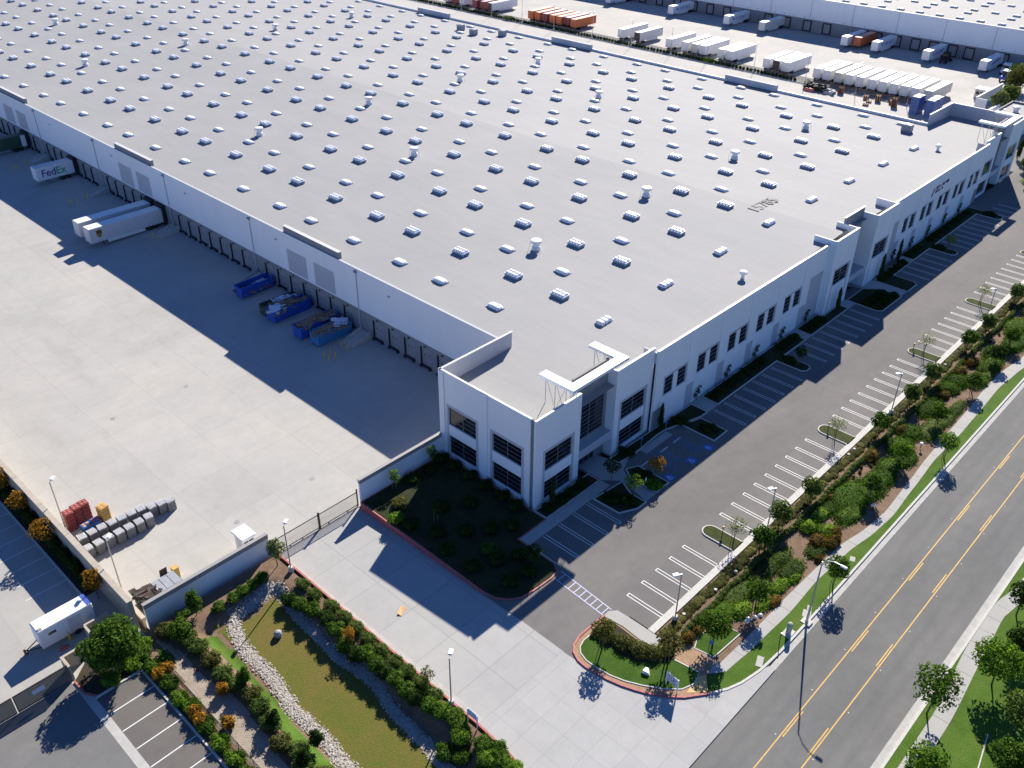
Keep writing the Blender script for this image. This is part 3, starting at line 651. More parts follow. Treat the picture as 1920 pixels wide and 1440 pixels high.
# --- long south walls
HL = 13.3
for side in (0, 1):
    f = (lambda a, b: (a, b)) if side == 0 else mir
    e = f(8.0, 56.7); ops = []
    for k in range(5):
        x0 = 10.3+8.28*k
        for d0, d1 in ((0, 2.1), (3.15, 5.25)):
            w = f(x0+d0, x0+d1); ops.append((w[0], w[1], 5.08, 8.05))
    facade('y', 16.9, e[0], e[1], -.3, HL, ops, 'white')
    for o in ops: window('y', 17.02, *o, 1, 4, side == 0)
    for k in range(5):
        x0 = 10.3+8.28*k; s0 = f(x0, x0+5.25)
        MB().box(s0[0]-.3, s0[1]+.3, 16.888, 16.93, 8.05, 8.4).box(s0[0]-.3, s0[0], 16.888, 16.93, 5.0, 8.05).box(s0[1], s0[1]+.3, 16.888, 16.93, 5.0, 8.05).build('window_surround', 'midgrey', wh)
        g_ = f(x0+5.85, x0+7.75); MB().box(g_[0], g_[1], 16.885, 16.93, -.2, 4.15).build('painted_panel', 'midgrey', wh)
        pl = f(x0+5.55, x0+8.0); MB().box(pl[0], pl[1], 16.82, 16.92, 4.15, HL-.02).build('pilaster', 'white', wh)
    tp = f(51.2, 56.0); MB().box(tp[0], tp[1], 16.87, 16.93, -.2, 8.8).build('painted_panel', 'midgrey', wh)
    gp = f(8.02, 10.0); MB().box(gp[0], gp[1], 16.86, 16.93, -.2, 3.4).build('painted_panel', 'grey', wh)
    cope([(e[0], 17.05), (e[1], 17.05)], HL)
    s_ = e[0] if side == 0 else e[1]
    MB().box(s_ if side == 0 else s_-.3, s_+.3 if side == 0 else s_, 17.2, 19.4, 11.3, HL-.3).build('parapet_return', 'inner', wh)
# --- projecting middle entrance
for a, b, w0, w1 in ((56.7, 65.0, 58.3, 63.5), (72.3, 80.6, 73.6, 78.8)):
    o = [(w0, w1, 5.15, 8.1), (w0, w1, .5, 3.3)][:1]
    facade('y', 15.8, a, b, -.3, 14.05, o, 'white')
    for i in o: window('y', 15.97, *i, 2, 4)
    surround('y', 15.8, w0, w1, .4, 8.1, .38)
    cope([(a, 15.95), (b, 15.95)], 14.05)
    MB().box(a, a+.3, 16.1, 20, -.3, 14.04).build('return_wall', 'white', wh); MB().box(b-.3, b, 16.1, 20, -.3, 14.04).build('return_wall', 'white', wh)
facade('y', 18.6, 65.0, 72.3, -.3, 15.0, [(65.8, 71.6, 4.6, 10.8), (66.5, 70.8, .1, 2.5)], 'grey')
window('y', 18.75, 65.8, 71.6, 4.6, 10.8, 2, 9); window('y', 18.75, 66.5, 70.8, .1, 2.5, 4, 1)
MB().box(65.0, 72.3, 16.3, 18.6, 2.75, 4.0).build('entrance_canopy', 'midgrey', wh); cope([(64.8, 18.75), (72.5, 18.75)], 15.0)
# company lettering: an upright mark and two lines of small letters
def letters(x, z, n, h, mat, y=16.84):
    mb = MB()
    for k in range(n):
        if k in (5, 9) and n > 8: continue
        a = x+k*h*.78; w = h*.12; t = random.choice('EHNUATL')
        mb.box(a, a+w, y-.05, y+.05, z, z+h)
        if t in 'EL': mb.box(a+w, a+h*.55, y-.05, y+.05, z, z+w)
        if t in 'EAT': mb.box(a+w, a+h*.55, y-.05, y+.05, z+h-w, z+h)
        if t in 'EHA': mb.box(a+w, a+h*.5, y-.05, y+.05, z+h*.45, z+h*.45+w)
        if t in 'HNUA': mb.box(a+h*.5, a+h*.5+w, y-.05, y+.05, z, z+h)
        if t == 'N': mb.box(a+w, a+h*.5, y-.05, y+.05, z+h*.5, z+h*.6)
    mb.build('wall_lettering', mat, wh)
letters(101.9, 10.55, 13, .62, 'signred'); letters(101.9, 9.75, 10, .55, 'signblue')
MB().loft([[(100.1, 16.8, 9.4), (100.45, 16.8, 9.4), (101.2, 16.8, 10.9), (100.95, 16.8, 11.0)], [(100.1, 16.9, 9.4), (100.45, 16.9, 9.4), (101.2, 16.9, 10.9), (100.95, 16.9, 11.0)]]).build('wall_emblem', 'signblue', wh)
# --- dock side
XD = -2.5
facade('x', XD, 34.7, 360, 4.05, 11.45, [], 'white', .35, 'upper_wall')
slots = [66.1+3.93*n for n in range(-5, 46)]
RAMP = [68.0+31.15*k for k in range(7)]
doors = [j for j in slots if min(abs(j-2-r) for r in RAMP) > 1.9]
ops = [(j-2.45, j, -.05, 3.05) for j in doors]
facade('x', XD+.14, 34.7, 360, -2, 4.05, ops, 'grey', .22, 'lower_wall', back=False)
MB().box(XD, XD+.16, 34.7, 360, 4.0, 4.049).build('wall_soffit', 'grey', wh)
cope([(XD+.18, 34.7), (XD+.18, 360)], 11.45, .38, 'inner')
panel = MB().box(0, .05, 0, 2.45, 0, 3.1); 
for z in (.74, 1.5, 2.26): panel.box(-.012, 0, .03, 2.42, z, z+.035)
panel = panel.mesh('door_panel', 'door')
jamb = MB().box(-.16, .1, 0, .11, 0, 3.25).mesh('jamb', 'rubber'); lite = MB().box(-.02, 0, 0, .32, 0, .14).mesh('vision_panel', 'rubber')
pad = MB().bbox(-.32, .1, 0, .34, 0, .42, .04).mesh('bumper', 'rubber'); pit = MB().box(-.12, .02, 0, 1.9, 0, .42).mesh('leveller_pit', 'dark'); lightb = MB().box(-.25, 0, 0, .3, 0, .12).mesh('dock_light', 'rubber')
for j in doors:
    d = link('dock_door', panel, wh, (XD+.30, j-2.45, -.05))
    link('jamb', jamb, d, (-.12, 2.37, -.05))
    for u in (.55, 1.45): link('vision_panel', lite, d, (-.012, u, 1.78))
    link('bumper', pad, d, (-.28, 0, -.42)); link('bumper', pad, d, (-.28, 2.15, -.42)); link('leveller_pit', pit, d, (-.2, .28, -.40)); link('dock_light', lightb, d, (-.17, 1.1, 3.45))
for k in range(8):
    y = 69.45+31.1*k
    ds = MB().tube([(XD-.09, y, 10.9), (XD-.09, y, -.6)], .085, 6).build('downspout', 'midgrey', wh)
    MB().box(XD-.3, XD+.01, y-.35, y+.35, 10.75, 11.1).build('leader_head', 'copedark', ds)
    MB().box(XD-.25, XD-.02, y-8.5, y-8.0, 9.3, 9.45).build('wall_light', 'midgrey', wh)
for a in (74.3, 136.9, 199.0, 261):
    o = MB().box(-2.15, -1.55, a, a+15.8, 11.1, 12.5).build('raised_parapet', 'grey', wh); strip(MB(), [(-1.85, a-.05), (-1.85, a+15.85)], .7, 12.5, 12.58).build('coping', 'coping', o)
for a in (83.6, 75.7, 146.3, 138.5, 208.3, 200.3, 271, 263): MB().box(XD-.014, XD+.02, a, a+5.75, 4.35, 8.6).build('painted_panel', 'midgrey', wh)
# roof numerals
def text_mesh(txt, name, mat, size, ext=.02, bold=0.):
    c = bpy.data.curves.new(name, 'FONT'); c.body = txt; c.size = size; c.extrude = ext; c.offset = bold; c.align_x = 'LEFT'
    o = bpy.data.objects.new(name, c); COL.objects.link(o); dg = bpy.context.evaluated_depsgraph_get()
    me = bpy.data.meshes.new_from_object(o.evaluated_get(dg)); bpy.data.objects.remove(o); bpy.data.curves.remove(c)
    me.name = name; me.materials.clear(); me.materials.append(M[mat]); return me
num = link('roof_numerals', text_mesh('15785', 'roof_numerals', 'roofnum', 3.35, .004, .03), roof, (60.2, 33.2, roofz(64)+.075)); num.rotation_euler = (0, R(.0), 0)
# ------------------------------------------------- things standing on the roof
def dome_bar(mb, cx, cy, rx, ry, z0, h, n=5, m=6):
    """rounded-rectangle dome"""
    rings = []
    for k in range(n+1):
        t = PI/2*k/n; s = math.cos(t)**.55; z = z0+h*math.sin(t); ring = []
        for j in range(16):
            a = 2*PI*j/16+PI/16; c, s2 = math.cos(a), math.sin(a)
            ring.append((cx+rx*s*math.copysign(abs(c)**.55, c), cy+ry*s*math.copysign(abs(s2)**.55, s2), z))
        if k == n: ring = [(cx+(p[0]-cx)*.02, cy+(p[1]-cy)*.02, z0+h) for p in ring]
        rings.append(ring)
    mb.loft(rings)
ROOFG1 = 'tall bubble-topped smoke vents in the roof grid'; ROOFG2 = 'low white domed skylights in the roof grid'; ROOFG3 = 'ribbed skylights in the row along the front parapet'
def proto_tall():
    t = thing('smoke_vent', 'tall bubble-topped white smoke vent in the regular grid on the warehouse roof', 'skylight', group=ROOFG1)
    MB().box(-.75, .75, -1.3, 1.3, -.35, .42).build('curb', 'curb', t)
    MB().bbox(-.82, .82, -1.37, 1.37, .42, .56, .03).build('frame', 'dome', t)
    mb = MB()
    for i in (-1, 1):
        for j in range(4): dome_bar(mb, i*.38, -.93+j*.62, .34, .28, .56, .26, 3)
    mb.build('bubble_dome', 'dome', t); return t
def proto_low(lab, grp, ribs):
    t = thing('skylight', lab, 'skylight', group=grp)
    MB().box(-.72, .72, -1.3, 1.3, -.35, .16).build('curb', 'curb', t)
    mb = MB()
    if not ribs: dome_bar(mb, 0, 0, .70, 1.28, .16, .42, 4)
    else:
        for j in range(3): dome_bar(mb, 0, -.85+j*.85, .70, .42, .16, .46, 4)
    mb.build('dome', 'dome', t); return t
pt = proto_tall(); pl_ = proto_low('low white domed skylight in the regular grid on the warehouse roof', ROOFG2, False); pf = proto_low('ribbed white skylight set crosswise in the row along the front parapet', ROOFG3, True)
used = set()
def put(proto, x, y, rz=0):
    o = proto if id(proto) not in used else copy_tree(proto); used.add(id(proto))
    o.location = (x, y, roofz(x)); o.rotation_euler = (0, -.0284 if x < RX else .0284, rz); return o
def vis(x, y, z):
    d = Vector((x, y, z))-cam.location; f_ = d.dot(fw); r_ = d.dot(Vector((math.sin(YAW), -math.cos(YAW), 0))); u_ = d.dot(Vector((math.sin(YAW), -math.cos(YAW), 0)).cross(fw))
    return abs(r_/f_*FPX) < 975 and abs(u_/f_*FPX) < 732
for c in range(9):
    for k in range(-1, 9):
        for o in (0, 12.135, 21.884):
            x, y = 13.0+15.351*c, 60.93+34.094*k+o
            if y > 38 and y < 345 and vis(x, y, roofz(x)) and not (c == 8 and False): put(pt if c < 8 else pl_, x, y)
        for o in (0, 12.141, 24.356):
            x, y = 3.87+15.351*c, 65.86+34.094*k+o
            if y > 42 and y < 345 and vis(x, y, roofz(x)): put(pl_, x, y)
for c in range(8): put(pf, 11.5+15.38*c, 29.15, R(90))
# exhaust fans
fan = thing('exhaust_fan', 'x', 'roof fan', group='white mushroom exhaust fans on the warehouse roof')
MB().lathe(0, 0, [(.75, 0), (.75, .55), (.55, .75), (.55, 1.25), (.6, 1.3)], 14).build('housing', 'vwhite', fan)
MB().lathe(0, 0, [(.58, 1.3), (.9, 1.32), (.95, 1.55), (.9, 1.75), (.5, 1.85)], 16).build('cap', 'vwhite', fan)
for a in (.3, 2.4, 4.5): MB().tube([(.9*math.cos(a), .9*math.sin(a), 1.5), (1.25*math.cos(a), 1.25*math.sin(a), 0)], .035, 4).build('guy', 'steel', fan)
FANS = [(22.5, 52.6, 'nearest the dock-side front corner'), (53.1, 52.5, 'second from the docks in the front fan row'), (38.1, 101.2, 'standing alone between the first and second fan rows, nearer the docks'), (83.5, 52.3, 'third from the docks in the front fan row'), (115.1, 52.9, 'farthest along the front fan row, towards the far yard'), (23.5, 136.3, 'nearest the docks in the middle fan row'), (53.7, 135.4, 'second from the docks in the middle fan row'), (84.3, 135.7, 'third from the docks in the middle fan row'), (114.4, 135.6, 'farthest from the docks in the middle fan row'), (99.4, 101.5, 'standing alone ahead of the middle row, nearer the far yard'), (53.5, 220, 'second from the docks in the rear fan row'), (84.3, 219.7, 'third from the docks in the rear fan row'), (23.4, 220.8, 'nearest the docks in the rear fan row'), (39.1, 275, 'farthest back at the upper left of the roof'), (115.4, 221.2, 'farthest from the docks in the rear fan row')]
for i, (x, y, t) in enumerate(FANS):
    o = fan if i == 0 else copy_tree(fan); o.location = (x, y, roofz(x)); o.rotation_euler = (0, 0, i*1.3); o['label'] = 'white mushroom roof fan '+t
for i, (x, y, t) in enumerate(((130.2, 183.6, 'leftmost of three by the far parapet'), (128.2, 175.7, 'middle of three by the far parapet'), (134.2, 168.8, 'rightmost of three by the far parapet'), (131.3, 36.0, 'beside the far office corner'))):
    o = thing('rooftop_unit', 'grey box air-conditioning unit '+t, 'air conditioner', (x, y, roofz(x)), group='grey rooftop units near the far parapet')
    MB().bbox(-.9, .9, -1.1, 1.1, .15, 1.75, .06).build('casing', 'hvac', o); MB().box(-.8, .8, -1, 1, 0, .15).build('curb', 'curb', o)
    MB().lathe(0, .2, [(.5, 1.75), (.5, 1.87), (.42, 1.87)], 12).build('fan_guard', 'steel', o); MB().box(.9, .93, -.8, .8, .4, 1.4).build('louvre', 'copedark', o)
for i, (x, y, t) in enumerate(((36.9, 21.6, 'gleaming steel roof vent near the front parapet, left of the middle entrance'), (122.7, 25.3, 'small white gooseneck roof vent near the far office corner'))):
    o = thing('roof_vent', t, 'roof vent', (x, y, roofz(x)))
    MB().lathe(0, 0, [(.4, 0), (.3, .1), (.3, .8)], 12).build('stack', 'vwhite', o); MB().lathe(0, 0, [(.3, .8), (.62, .82), (.62, 1.15), (.3, 1.3)], 12).build('cowl', 'vwhite', o)

# ================================================================ OPPOSITE WAREHOUSE
ow = thing('opposite_warehouse', 'second pale blue-white warehouse with grey dock band across the far yard', 'warehouse', (0, 0, 0))
XO = 263.5
MB().box(XO, XO+.3, -60, 430, 3.6, 11.05).build('upper_wall', 'white', ow); MB().box(XO+.12, XO+.42, -60, 430, -2, 3.6).build('lower_wall', 'grey', ow)
MB().quad((XO+.2, -60, 10.95), (520, -60, 14), (520, 430, 14), (XO+.2, 430, 10.95)).build('roof', 'roof2', ow)
strip(MB(), [(XO+.15, -60), (XO+.15, 430)], .4, 11.05, 11.12).build('coping', 'coping', ow)
shel = MB()
for a, b, c, d in ((-.2, 0, 0, 3.9), (2.9, 3.1, 0, 3.9)): shel.box(-.5, .13, a, b, c, d)
shel.box(-.5, .13, 0, 2.9, 3.6, 3.9).box(-.35, .13, 0, 2.9, 0, .3); shel = shel.mesh('dock_shelter', 'rubber')
dpan = MB().box(0, .1, 0, 2.9, .3, 3.6).mesh('door_panel', 'door')
OD = [157.6, 147.5, 139.4, 130.6, 122.5, 166.5, 174.5, 182.5, 191, 200, 209, 216, 225, 240, 106.2, 102.3, 95.0, 88.0, 81.5, 74.8, 69.0, 57.5]
for y in OD:
    d = link('dock_door', dpan, ow, (XO+.02, y-1.45, -.8)); link('dock_shelter', shel, d, (.0, 0, 0))
for k in range(14):
    y = 45+k*17.0; MB().tube([(XO-.08, y, 10.6), (XO-.08, y, -1)], .09, 5).build('downspout', 'midgrey', ow)
for k in range(60): MB().box(XO-.2, XO+.0, 38+k*4.1, 38.35+k*4.1, 4.1, 4.25).build('wall_light', 'copedark', ow)
ol = thing('skylight', 'white domed skylight on the opposite warehouse roof', 'skylight', group='skylights on the opposite warehouse roof')
MB().box(-.8, .8, -1.2, 1.2, -.4, .25).build('curb', 'curb', ol); mb = MB()
for j in range(3): dome_bar(mb, 0, -.8+j*.8, .78, .4, .25, .4, 3)
mb.build('dome', 'dome', ol)
OS = [(267.2, 62.2+7.06*k) for k in range(-3, 25)]+[(277.5, 47.9+14.8*k) for k in range(12)]+[(284, 48.5+7.3*k) for k in range(22)]+[(294, 63+14.7*k) for k in range(9)]+[(300.5, 55.9+7.35*k) for k in range(16)]+[(311, 63+14.7*k) for k in range(7)]+[(317, 56+7.35*k) for k in range(11)]+[(333, 56+7.35*k) for k in range(8)]
first = True
for x, y in OS:
    z = 10.95+(x-XO)*.0119
    if not vis(x, y, z): continue
    o = ol if first else copy_tree(ol); first = False; o.location = (x, y, z)
# ================================================================ WALLS, FENCES, GATES
def screen_wall(name, label, x0, x1, y, z0, z1, mat='white', cm='copedark', t=.3, cat='wall'):
    o = thing(name, label, cat, ((x0+x1)/2, y, z0))
    L = (x1-x0)/2; n = max(1, round((x1-x0)/7.3))
    for k in range(n):
        a = -L+2*L*k/n; b = -L+2*L*(k+1)/n; MB().box(a+.012, b-.012, -t/2, t/2, -1, z1-z0).build('wall_panel', mat, o)
    MB().box(-L+.03, L-.03, -t/2+.03, t/2-.03, -.9, z1-z0-.02).build('wall_core', mat, o)
    MB().box(-L-.03, L+.03, -t/2-.09, t/2+.09, z1-z0, z1-z0+.12).build('coping', cm, o)
    MB().box(-L, L, -t/2-.03, t/2+.03, z1-z0-.55, z1-z0).build('coping_band', cm, o)
    return o
screen_wall('screen_wall', 'white screen wall with grey band joining the office corner to the gate', -30.3, -16.2, 34.62, -1.0, 3.45)
screen_wall('screen_wall', 'white screen wall with grey band west of the gate above the stony basin', -59.3, -43.6, 35.25, -.6, 2.75)
def ywall(name, label, x, y0, y1, z0, z1, mat, t=.35, cm='coping', n=8):
    o = thing(name, label, 'wall', (x, (y0+y1)/2, z0)); L = (y1-y0)/2
    for k in range(n):
        a = -L+2*L*k/n; b = -L+2*L*(k+1)/n; MB().box(-t/2, t/2, a+.015, b-.015, -1, z1-z0).build('wall_panel', mat, o)
        MB().bbox(-t/2-.1, t/2+.1, a+.01, b-.01, z1-z0, z1-z0+.1, .02).build('coping', cm, o)
    return o
ywall('boundary_wall', 'long beige boundary wall between the truck court and the neighbouring yard', -60.35, 35.5, 125.5, 0, 3.9, 'stone', .5, 'stone', 12)
ywall('retaining_kerb', 'low beige retaining wall on the court side of the boundary wall', -59.35, 36.0, 124, -1.2, .2, 'stone', .3, 'stone', 12)
# sliding gate
g = thing('sliding_gate', 'black steel sliding gate of thin pickets across the truck court entrance', 'gate', (-36.8, 35.2, -1.03))
for z in (.14, 2.2): MB().box(-6.5, 6.5, -.04, .04, z, z+.09).build('rail', 'dsteel', g)
mb = MB()
for k in range(86): mb.box(-6.4+k*.15, -6.4+k*.15+.022, -.012, .012, .2, 2.2)
mb.build('pickets', 'dsteel', g)
MB().box(.3, .52, -.1, .1, 0, 2.55).build('post', 'dsteel', g); MB().box(6.35, 6.5, -.08, .08, 0, 2.75).build('post', 'dsteel', g); MB().box(-6.5, -6.4, -.06, .06, 0, 2.3).build('post', 'dsteel', g)
for x in (-4, -2.2, 1.8, 4.8): MB().wheel(x, 0, .09, .1, .08, 10).build('roller', 'steel', g)
MB().box(-6.6, 6.6, -.35, -.27, .0, .02).build('ground_track', 'dsteel', g)
ng = thing('mesh_gate', 'grey mesh gate with a small white notice on the neighbouring driveway', 'gate', (-73, 33.65, 0))
for a, b in ((-5, -.9), (-.8, 4.6)):
    MB().box(a, b, -.03, .03, .15, 2.3).build('mesh_panel', 'gmesh', ng)
    for z in (.08, 2.3): MB().box(a, b, -.05, .05, z, z+.09).build('rail', 'dsteel', ng)
    MB().box(a, a+.08, -.05, .05, .1, 2.3).build('post', 'dsteel', ng)
MB().box(.9, 2.1, -.09, -.05, 1.2, 1.75).build('notice', 'board', ng)
wf = thing('wire_fence', 'low rusty wire mesh fence along the bare dirt strip', 'fence', (-61.0, 16, 0))
MB().box(-.008, .008, -12, 11.4, .05, 1.1).build('wire_mesh', 'chain', wf); MB().tube([(0, -12, 1.12), (0, 11.4, 1.12)], .025, 5).build('rail', 'dsteel', wf)
for k in range(10): MB().tube([(0, -12+2.6*k, 0), (0, -12+2.6*k, 1.2)], .035, 5).build('post', 'dsteel', wf)
# neighbour's block bin enclosure
en = thing('block_enclosure', 'beige block bin enclosure with partition walls beside the white trailer', 'enclosure', (-63, 36.5, 0))
for a in ((-5.4, -3.4, -1.25, -.95, 2.0), (-1.75, .8, 1.3, 1.55, 2.0), (-1.85, -1.6, -.1, 1.3, 2.0), (.35, 2.3, -1.4, -1.15, 2.05), (-5.4, -5.1, -2.8, -1.25, 2.0)): MB().box(a[0], a[1], a[2], a[3], -.2, a[4]).build('block_wall', 'stone', en)
# fence and planting line between the two far yards
ff = thing('yard_fence', 'long wire fence on a concrete kerb dividing the two trailer yards', 'fence', (195.5, 150, -1))
MB().box(-.5, .1, -90, 200, 0, .15).build('kerb', 'gutter', ff); MB().box(.55, .57, -90, 200, .1, 1.8).build('wire_mesh', 'chain', ff)
for k in range(60): MB().tube([(.56, -88+4.8*k, 0), (.56, -88+4.8*k, 1.9)], .04, 4).build('post', 'steel', ff)
sew = thing('yard_wall', 'plain grey-white wall closing the far yard beside the bushy trees', 'wall', (214, 45, -1))
MB().box(-9, 12, -.15, .15, 0, 3.6).build('wall_panel', 'white', sew); MB().box(-9, -8.7, -3, -.15, 0, 3.4).build('wall_panel', 'white', sew); MB().box(-9.1, 12.1, -.22, .22, 3.6, 3.7).build('coping', 'coping', sew)
swr = thing('yard_wall', 'long grey wall between the far office corner and the right-hand drive', 'wall', (178, 38, -1))
MB().box(-24, 27, -.15, .15, 0, 3.4).build('wall_panel', 'white', swr)
pl2 = thing('plant_building', 'low flat-roofed building with white vents beyond the far office corner', 'building', (192, 30, 0))
MB().box(-11, 8, -4.3, 3.9, -1, 4.4).build('wall', 'white', pl2); MB().box(-10.7, 7.7, -4, 3.6, 4.38, 4.42).build('roof', 'roof2', pl2)
for s in ((-11, 8, -4.3, -4), (-11, 8, 3.6, 3.9), (-11, -10.7, -4, 3.6), (7.7, 8, -4, 3.6)): MB().box(*s, 4.4, 4.9).build('parapet', 'grey', pl2)
MB().lathe(-1, 0, [(.7, 4.42), (.7, 5.3), (1.0, 5.4), (.9, 5.9), (.3, 6.1)], 12).build('roof_fan', 'vwhite', pl2); MB().lathe(1.6, 1, [(.4, 4.42), (.4, 5.0), (.55, 5.1), (.3, 5.4)], 10).build('roof_fan', 'vwhite', pl2)
# ================================================================ TRAILERS
def make_trailer(L, body, rf, door, rib=0, roofm=None, H=4.05, W_=2.58, skirt=True, nose=True):
    """rear at local x=0, nose at +L"""
    t = link('semi_trailer', None)
    mb = MB().bbox(.0, L, -W_/2, W_/2, 1.12, H, .05)
    if rib:
        k = .35
        while k < L-.2:
            mb.box(k, k+.09, -W_/2-.03, -W_/2+.005, 1.2, H-.12); mb.box(k, k+.09, W_/2-.005, W_/2+.03, 1.2, H-.12); k += rib
    mb.build('body', body, t)
    MB().box(.12, L-.12, -W_/2+.08, W_/2-.08, H-.002, H+.035).build('roof', rf, t)
    for s in (-1, 1):
        dd = MB().box(-.045, 0, min(s*.02, s*1.24), max(s*.02, s*1.24), 1.18, H-.08).build('rear_door', door, t)
        for y in (.45, .95): MB().tube([(-.08, s*y, 1.25), (-.08, s*y, H-.15)], .022, 4).build('lock_rod', 'steel', dd)
        MB().tube([(L-2.6, s*.75, 1.15), (L-2.6, s*.75, .05)], .07, 6).build('landing_leg', 'dsteel', t)
        for x in (1.6, 2.85): MB().wheel(x, s*1.0, .5, .5, .5).build('wheel', 'tyre', t)
        if skirt: MB().box(4.2, L-3.4, s*1.22-.015, s*1.22+.015, .45, 1.1).build('side_skirt', 'twhite', t)
    MB().box(.6, 3.9, -.6, .6, .75, 1.12).build('bogie', 'dsteel', t); MB().box(-.05, .1, -1.15, 1.15, .5, .62).build('underride_bar', 'dsteel', t)
    return t
TW = make_trailer(15.2, 'twhite', 'troof', 'twhite'); used_t = set()
TG = make_trailer(14.2, 'tgrey', 'tgrey', 'brown'); TO = make_trailer(12.6, 'torange', 'torroof', 'torange', .55, skirt=False); TMr = make_trailer(12.6, 'tmaroon', 'tmroof', 'tmaroon', .55, skirt=False); TC = make_trailer(15.2, 'tcream', 'troof', 'tcream')
def put_t(proto, label, x, y, rz=0, group=None, z=-1.0):
    o = proto if id(proto) not in used_t else copy_tree(proto); used_t.add(id(proto))
    o.location = (x, y, z); o.rotation_euler = (0, 0, rz); tag(o, label, 'trailer', group); return o
GP = 'trailers parked nose-out along the yard fence'
SPOT = [(171.7, TW, 'white trailer left of the grey open-doored one by the yard fence'), (164.1, TG, 'grey trailer with a dark open rear by the yard fence'), (150.2, TW, 'lone white trailer right of the grey open-doored one'), (143.4, TW, 'left of three white trailers bunched by the fence lamp'), (139.4, TC, 'middle of three bunched trailers, with a cream rear'), (136.0, TW, 'right of three white trailers bunched by the fence lamp'), (128.7, TW, 'left of the pair of white trailers by the lime shrub'), (125.3, TW, 'right of the pair of white trailers by the lime shrub'), (111.0, TW, 'left of the three white trailers left of the long row'), (107.4, None, 'middle trailer of three, with its dark rear open'), (104.1, TW, 'right of the three white trailers left of the long row')]
ROW = [93, 89.6, 85.7, 82.2, 78.6, 74.7, 71.2, 67.8, 64.4, 61.1, 57.2]
TB = make_trailer(15.2, 'twhite', 'troof', 'brown')
for y, p, lab in SPOT: put_t(p or TB, lab, 199.7, y, 0, GP)
for i, y in enumerate(ROW): put_t(TW if i not in (2, 10) else TC, ORD[i]+' trailer from the left in the long tight row by the fence', 199.9, y, 0, 'long tight row of parked trailers')
OR = [217.0, 213.2, 209.4, 205.6, 202.0, 198.7, 194.9]
for i, y in enumerate(OR): put_t(TMr if i in (2, 5) else TO, ORD[i]+' container trailer from the left in the orange and maroon row', 199.9+(.8 if i == 5 else 0), y, 0, 'orange and maroon container trailers in a row')
for i, (y, p) in enumerate(((248.3, TMr), (243.6, TMr), (239.2, TB))): put_t(p, ['left maroon container trailer at the top edge of the yard', 'right maroon container trailer at the top edge of the yard', 'white trailer with a dark open rear beside the maroon containers'][i], 199.5, y, 0, 'trailers at the top edge of the yard')
for i, (y, p) in enumerate(((256, TW), (261, TMr), (266, TW))): put_t(p, ['white trailer left of the maroon containers, cut by the top edge', 'maroon container left of the white one at the top edge', 'leftmost white trailer along the top edge of the yard'][i], 199.5, y, 0, 'trailers at the top edge of the yard')
# docked at the opposite warehouse: rear to the wall
GQ = 'trailers backed to the opposite docks'
DK = [(183.6, TW, 'white trailer docked left of the blue-lettered one across the yard'), (157.1, TW, 'blue-lettered white trailer docked between two empty doors'), (141.4, TC, 'cream trailer docked alone across the yard'), (107.7, TW, 'plain white trailer docked left of the orange one'), (96.2, TW, 'blue-lettered white trailer docked right of the orange one'), (77.9, TW, 'blue-lettered white trailer docked left of the dark truck'), (58.8, TW, 'white trailer with a dark stripe docked farthest right'), (216, TW, 'white trailer docked at the top edge across the yard')]
for y, p, lab in DK:
    o = put_t(p, lab, 263.2, y, PI, GQ)
    if 'lettered' in lab or 'stripe' in lab:
        mb = MB(); n = 9 if 'lettered' in lab else 0
        for k in range(n):
            a = 3.2+k*1.1; mb.box(a, a+.22, 1.292, 1.31, 2.2, 3.3).box(a+.22, a+.75, 1.292, 1.31, 2.2 if k % 2 else 3.05, 2.45 if k % 2 else 3.3)
            if k % 3: mb.box(a+.55, a+.77, 1.292, 1.31, 2.45, 3.05)
        if not n: mb.loft([[(2, 1.292, 3.2), (9.5, 1.292, 2.2), (12, 1.292, 2.4), (5, 1.292, 3.5)], [(2, 1.31, 3.2), (9.5, 1.31, 2.2), (12, 1.31, 2.4), (5, 1.31, 3.5)]])
        mb.build('side_lettering', 'tblue', o)
put_t(TO, 'orange trailer docked between two white ones across the yard', 262.9, 103.9, PI, GQ)
# docked at our building
fx = make_trailer(8.7, 'twhite', 'tgrey', 'twhite', skirt=False)
tag(fx, 'short white trailer with purple and green lettering backed to a dock', 'trailer', 'trailers backed to the near docks'); fx.location = (-3.2, 176.9, -.75); fx.rotation_euler = (0, 0, PI)
tm = link('side_lettering', text_mesh('Fed', 'side_lettering', 'purple', 2.35, .012, .03), fx, (7.6, 1.305, 1.85)); tm.rotation_euler = (R(90), 0, PI)
tm = link('side_lettering', text_mesh('Ex', 'side_lettering', 'lgreen', 2.35, .012, .03), fx, (4.22, 1.305, 1.85)); tm.rotation_euler = (R(90), 0, PI)
UPS = []
for y, lab in ((135.6, 'long grey-white trailer with a brown shield, nearer of two docked together'), (140.2, 'long grey-white trailer half hidden behind its shield-marked neighbour')):
    u = make_trailer(15.6, 'tgrey', 'troof', 'tgrey') if not UPS else copy_tree(UPS[0]); UPS.append(u)
    tag(u, lab, 'trailer', 'trailers backed to the near docks'); u.location = (-3.2, y, -.85); u.rotation_euler = (0, 0, PI)
def shield(mat, k, y):
    p = [(-.62, .75), (0, .9), (.62, .75), (.62, -.1), (.4, -.55), (0, -.85), (-.4, -.55), (-.62, -.1)]
    return MB().loft([[(13.6+a*k, y, 2.75+b*k) for a, b in p], [(13.6+a*k, y+.012, 2.75+b*k) for a, b in p]])
sh = shield('shield', 1, 1.292).build('shield_emblem', 'shieldy', UPS[0]); shield('', .86, 1.306).build('shield_field', 'shield', sh)
txm = link('shield_letters', text_mesh('ups', 'shield_letters', 'shieldy', .78, .004, .01), sh, (14.08, 1.324, 2.42)); txm.rotation_euler = (R(90), 0, PI)
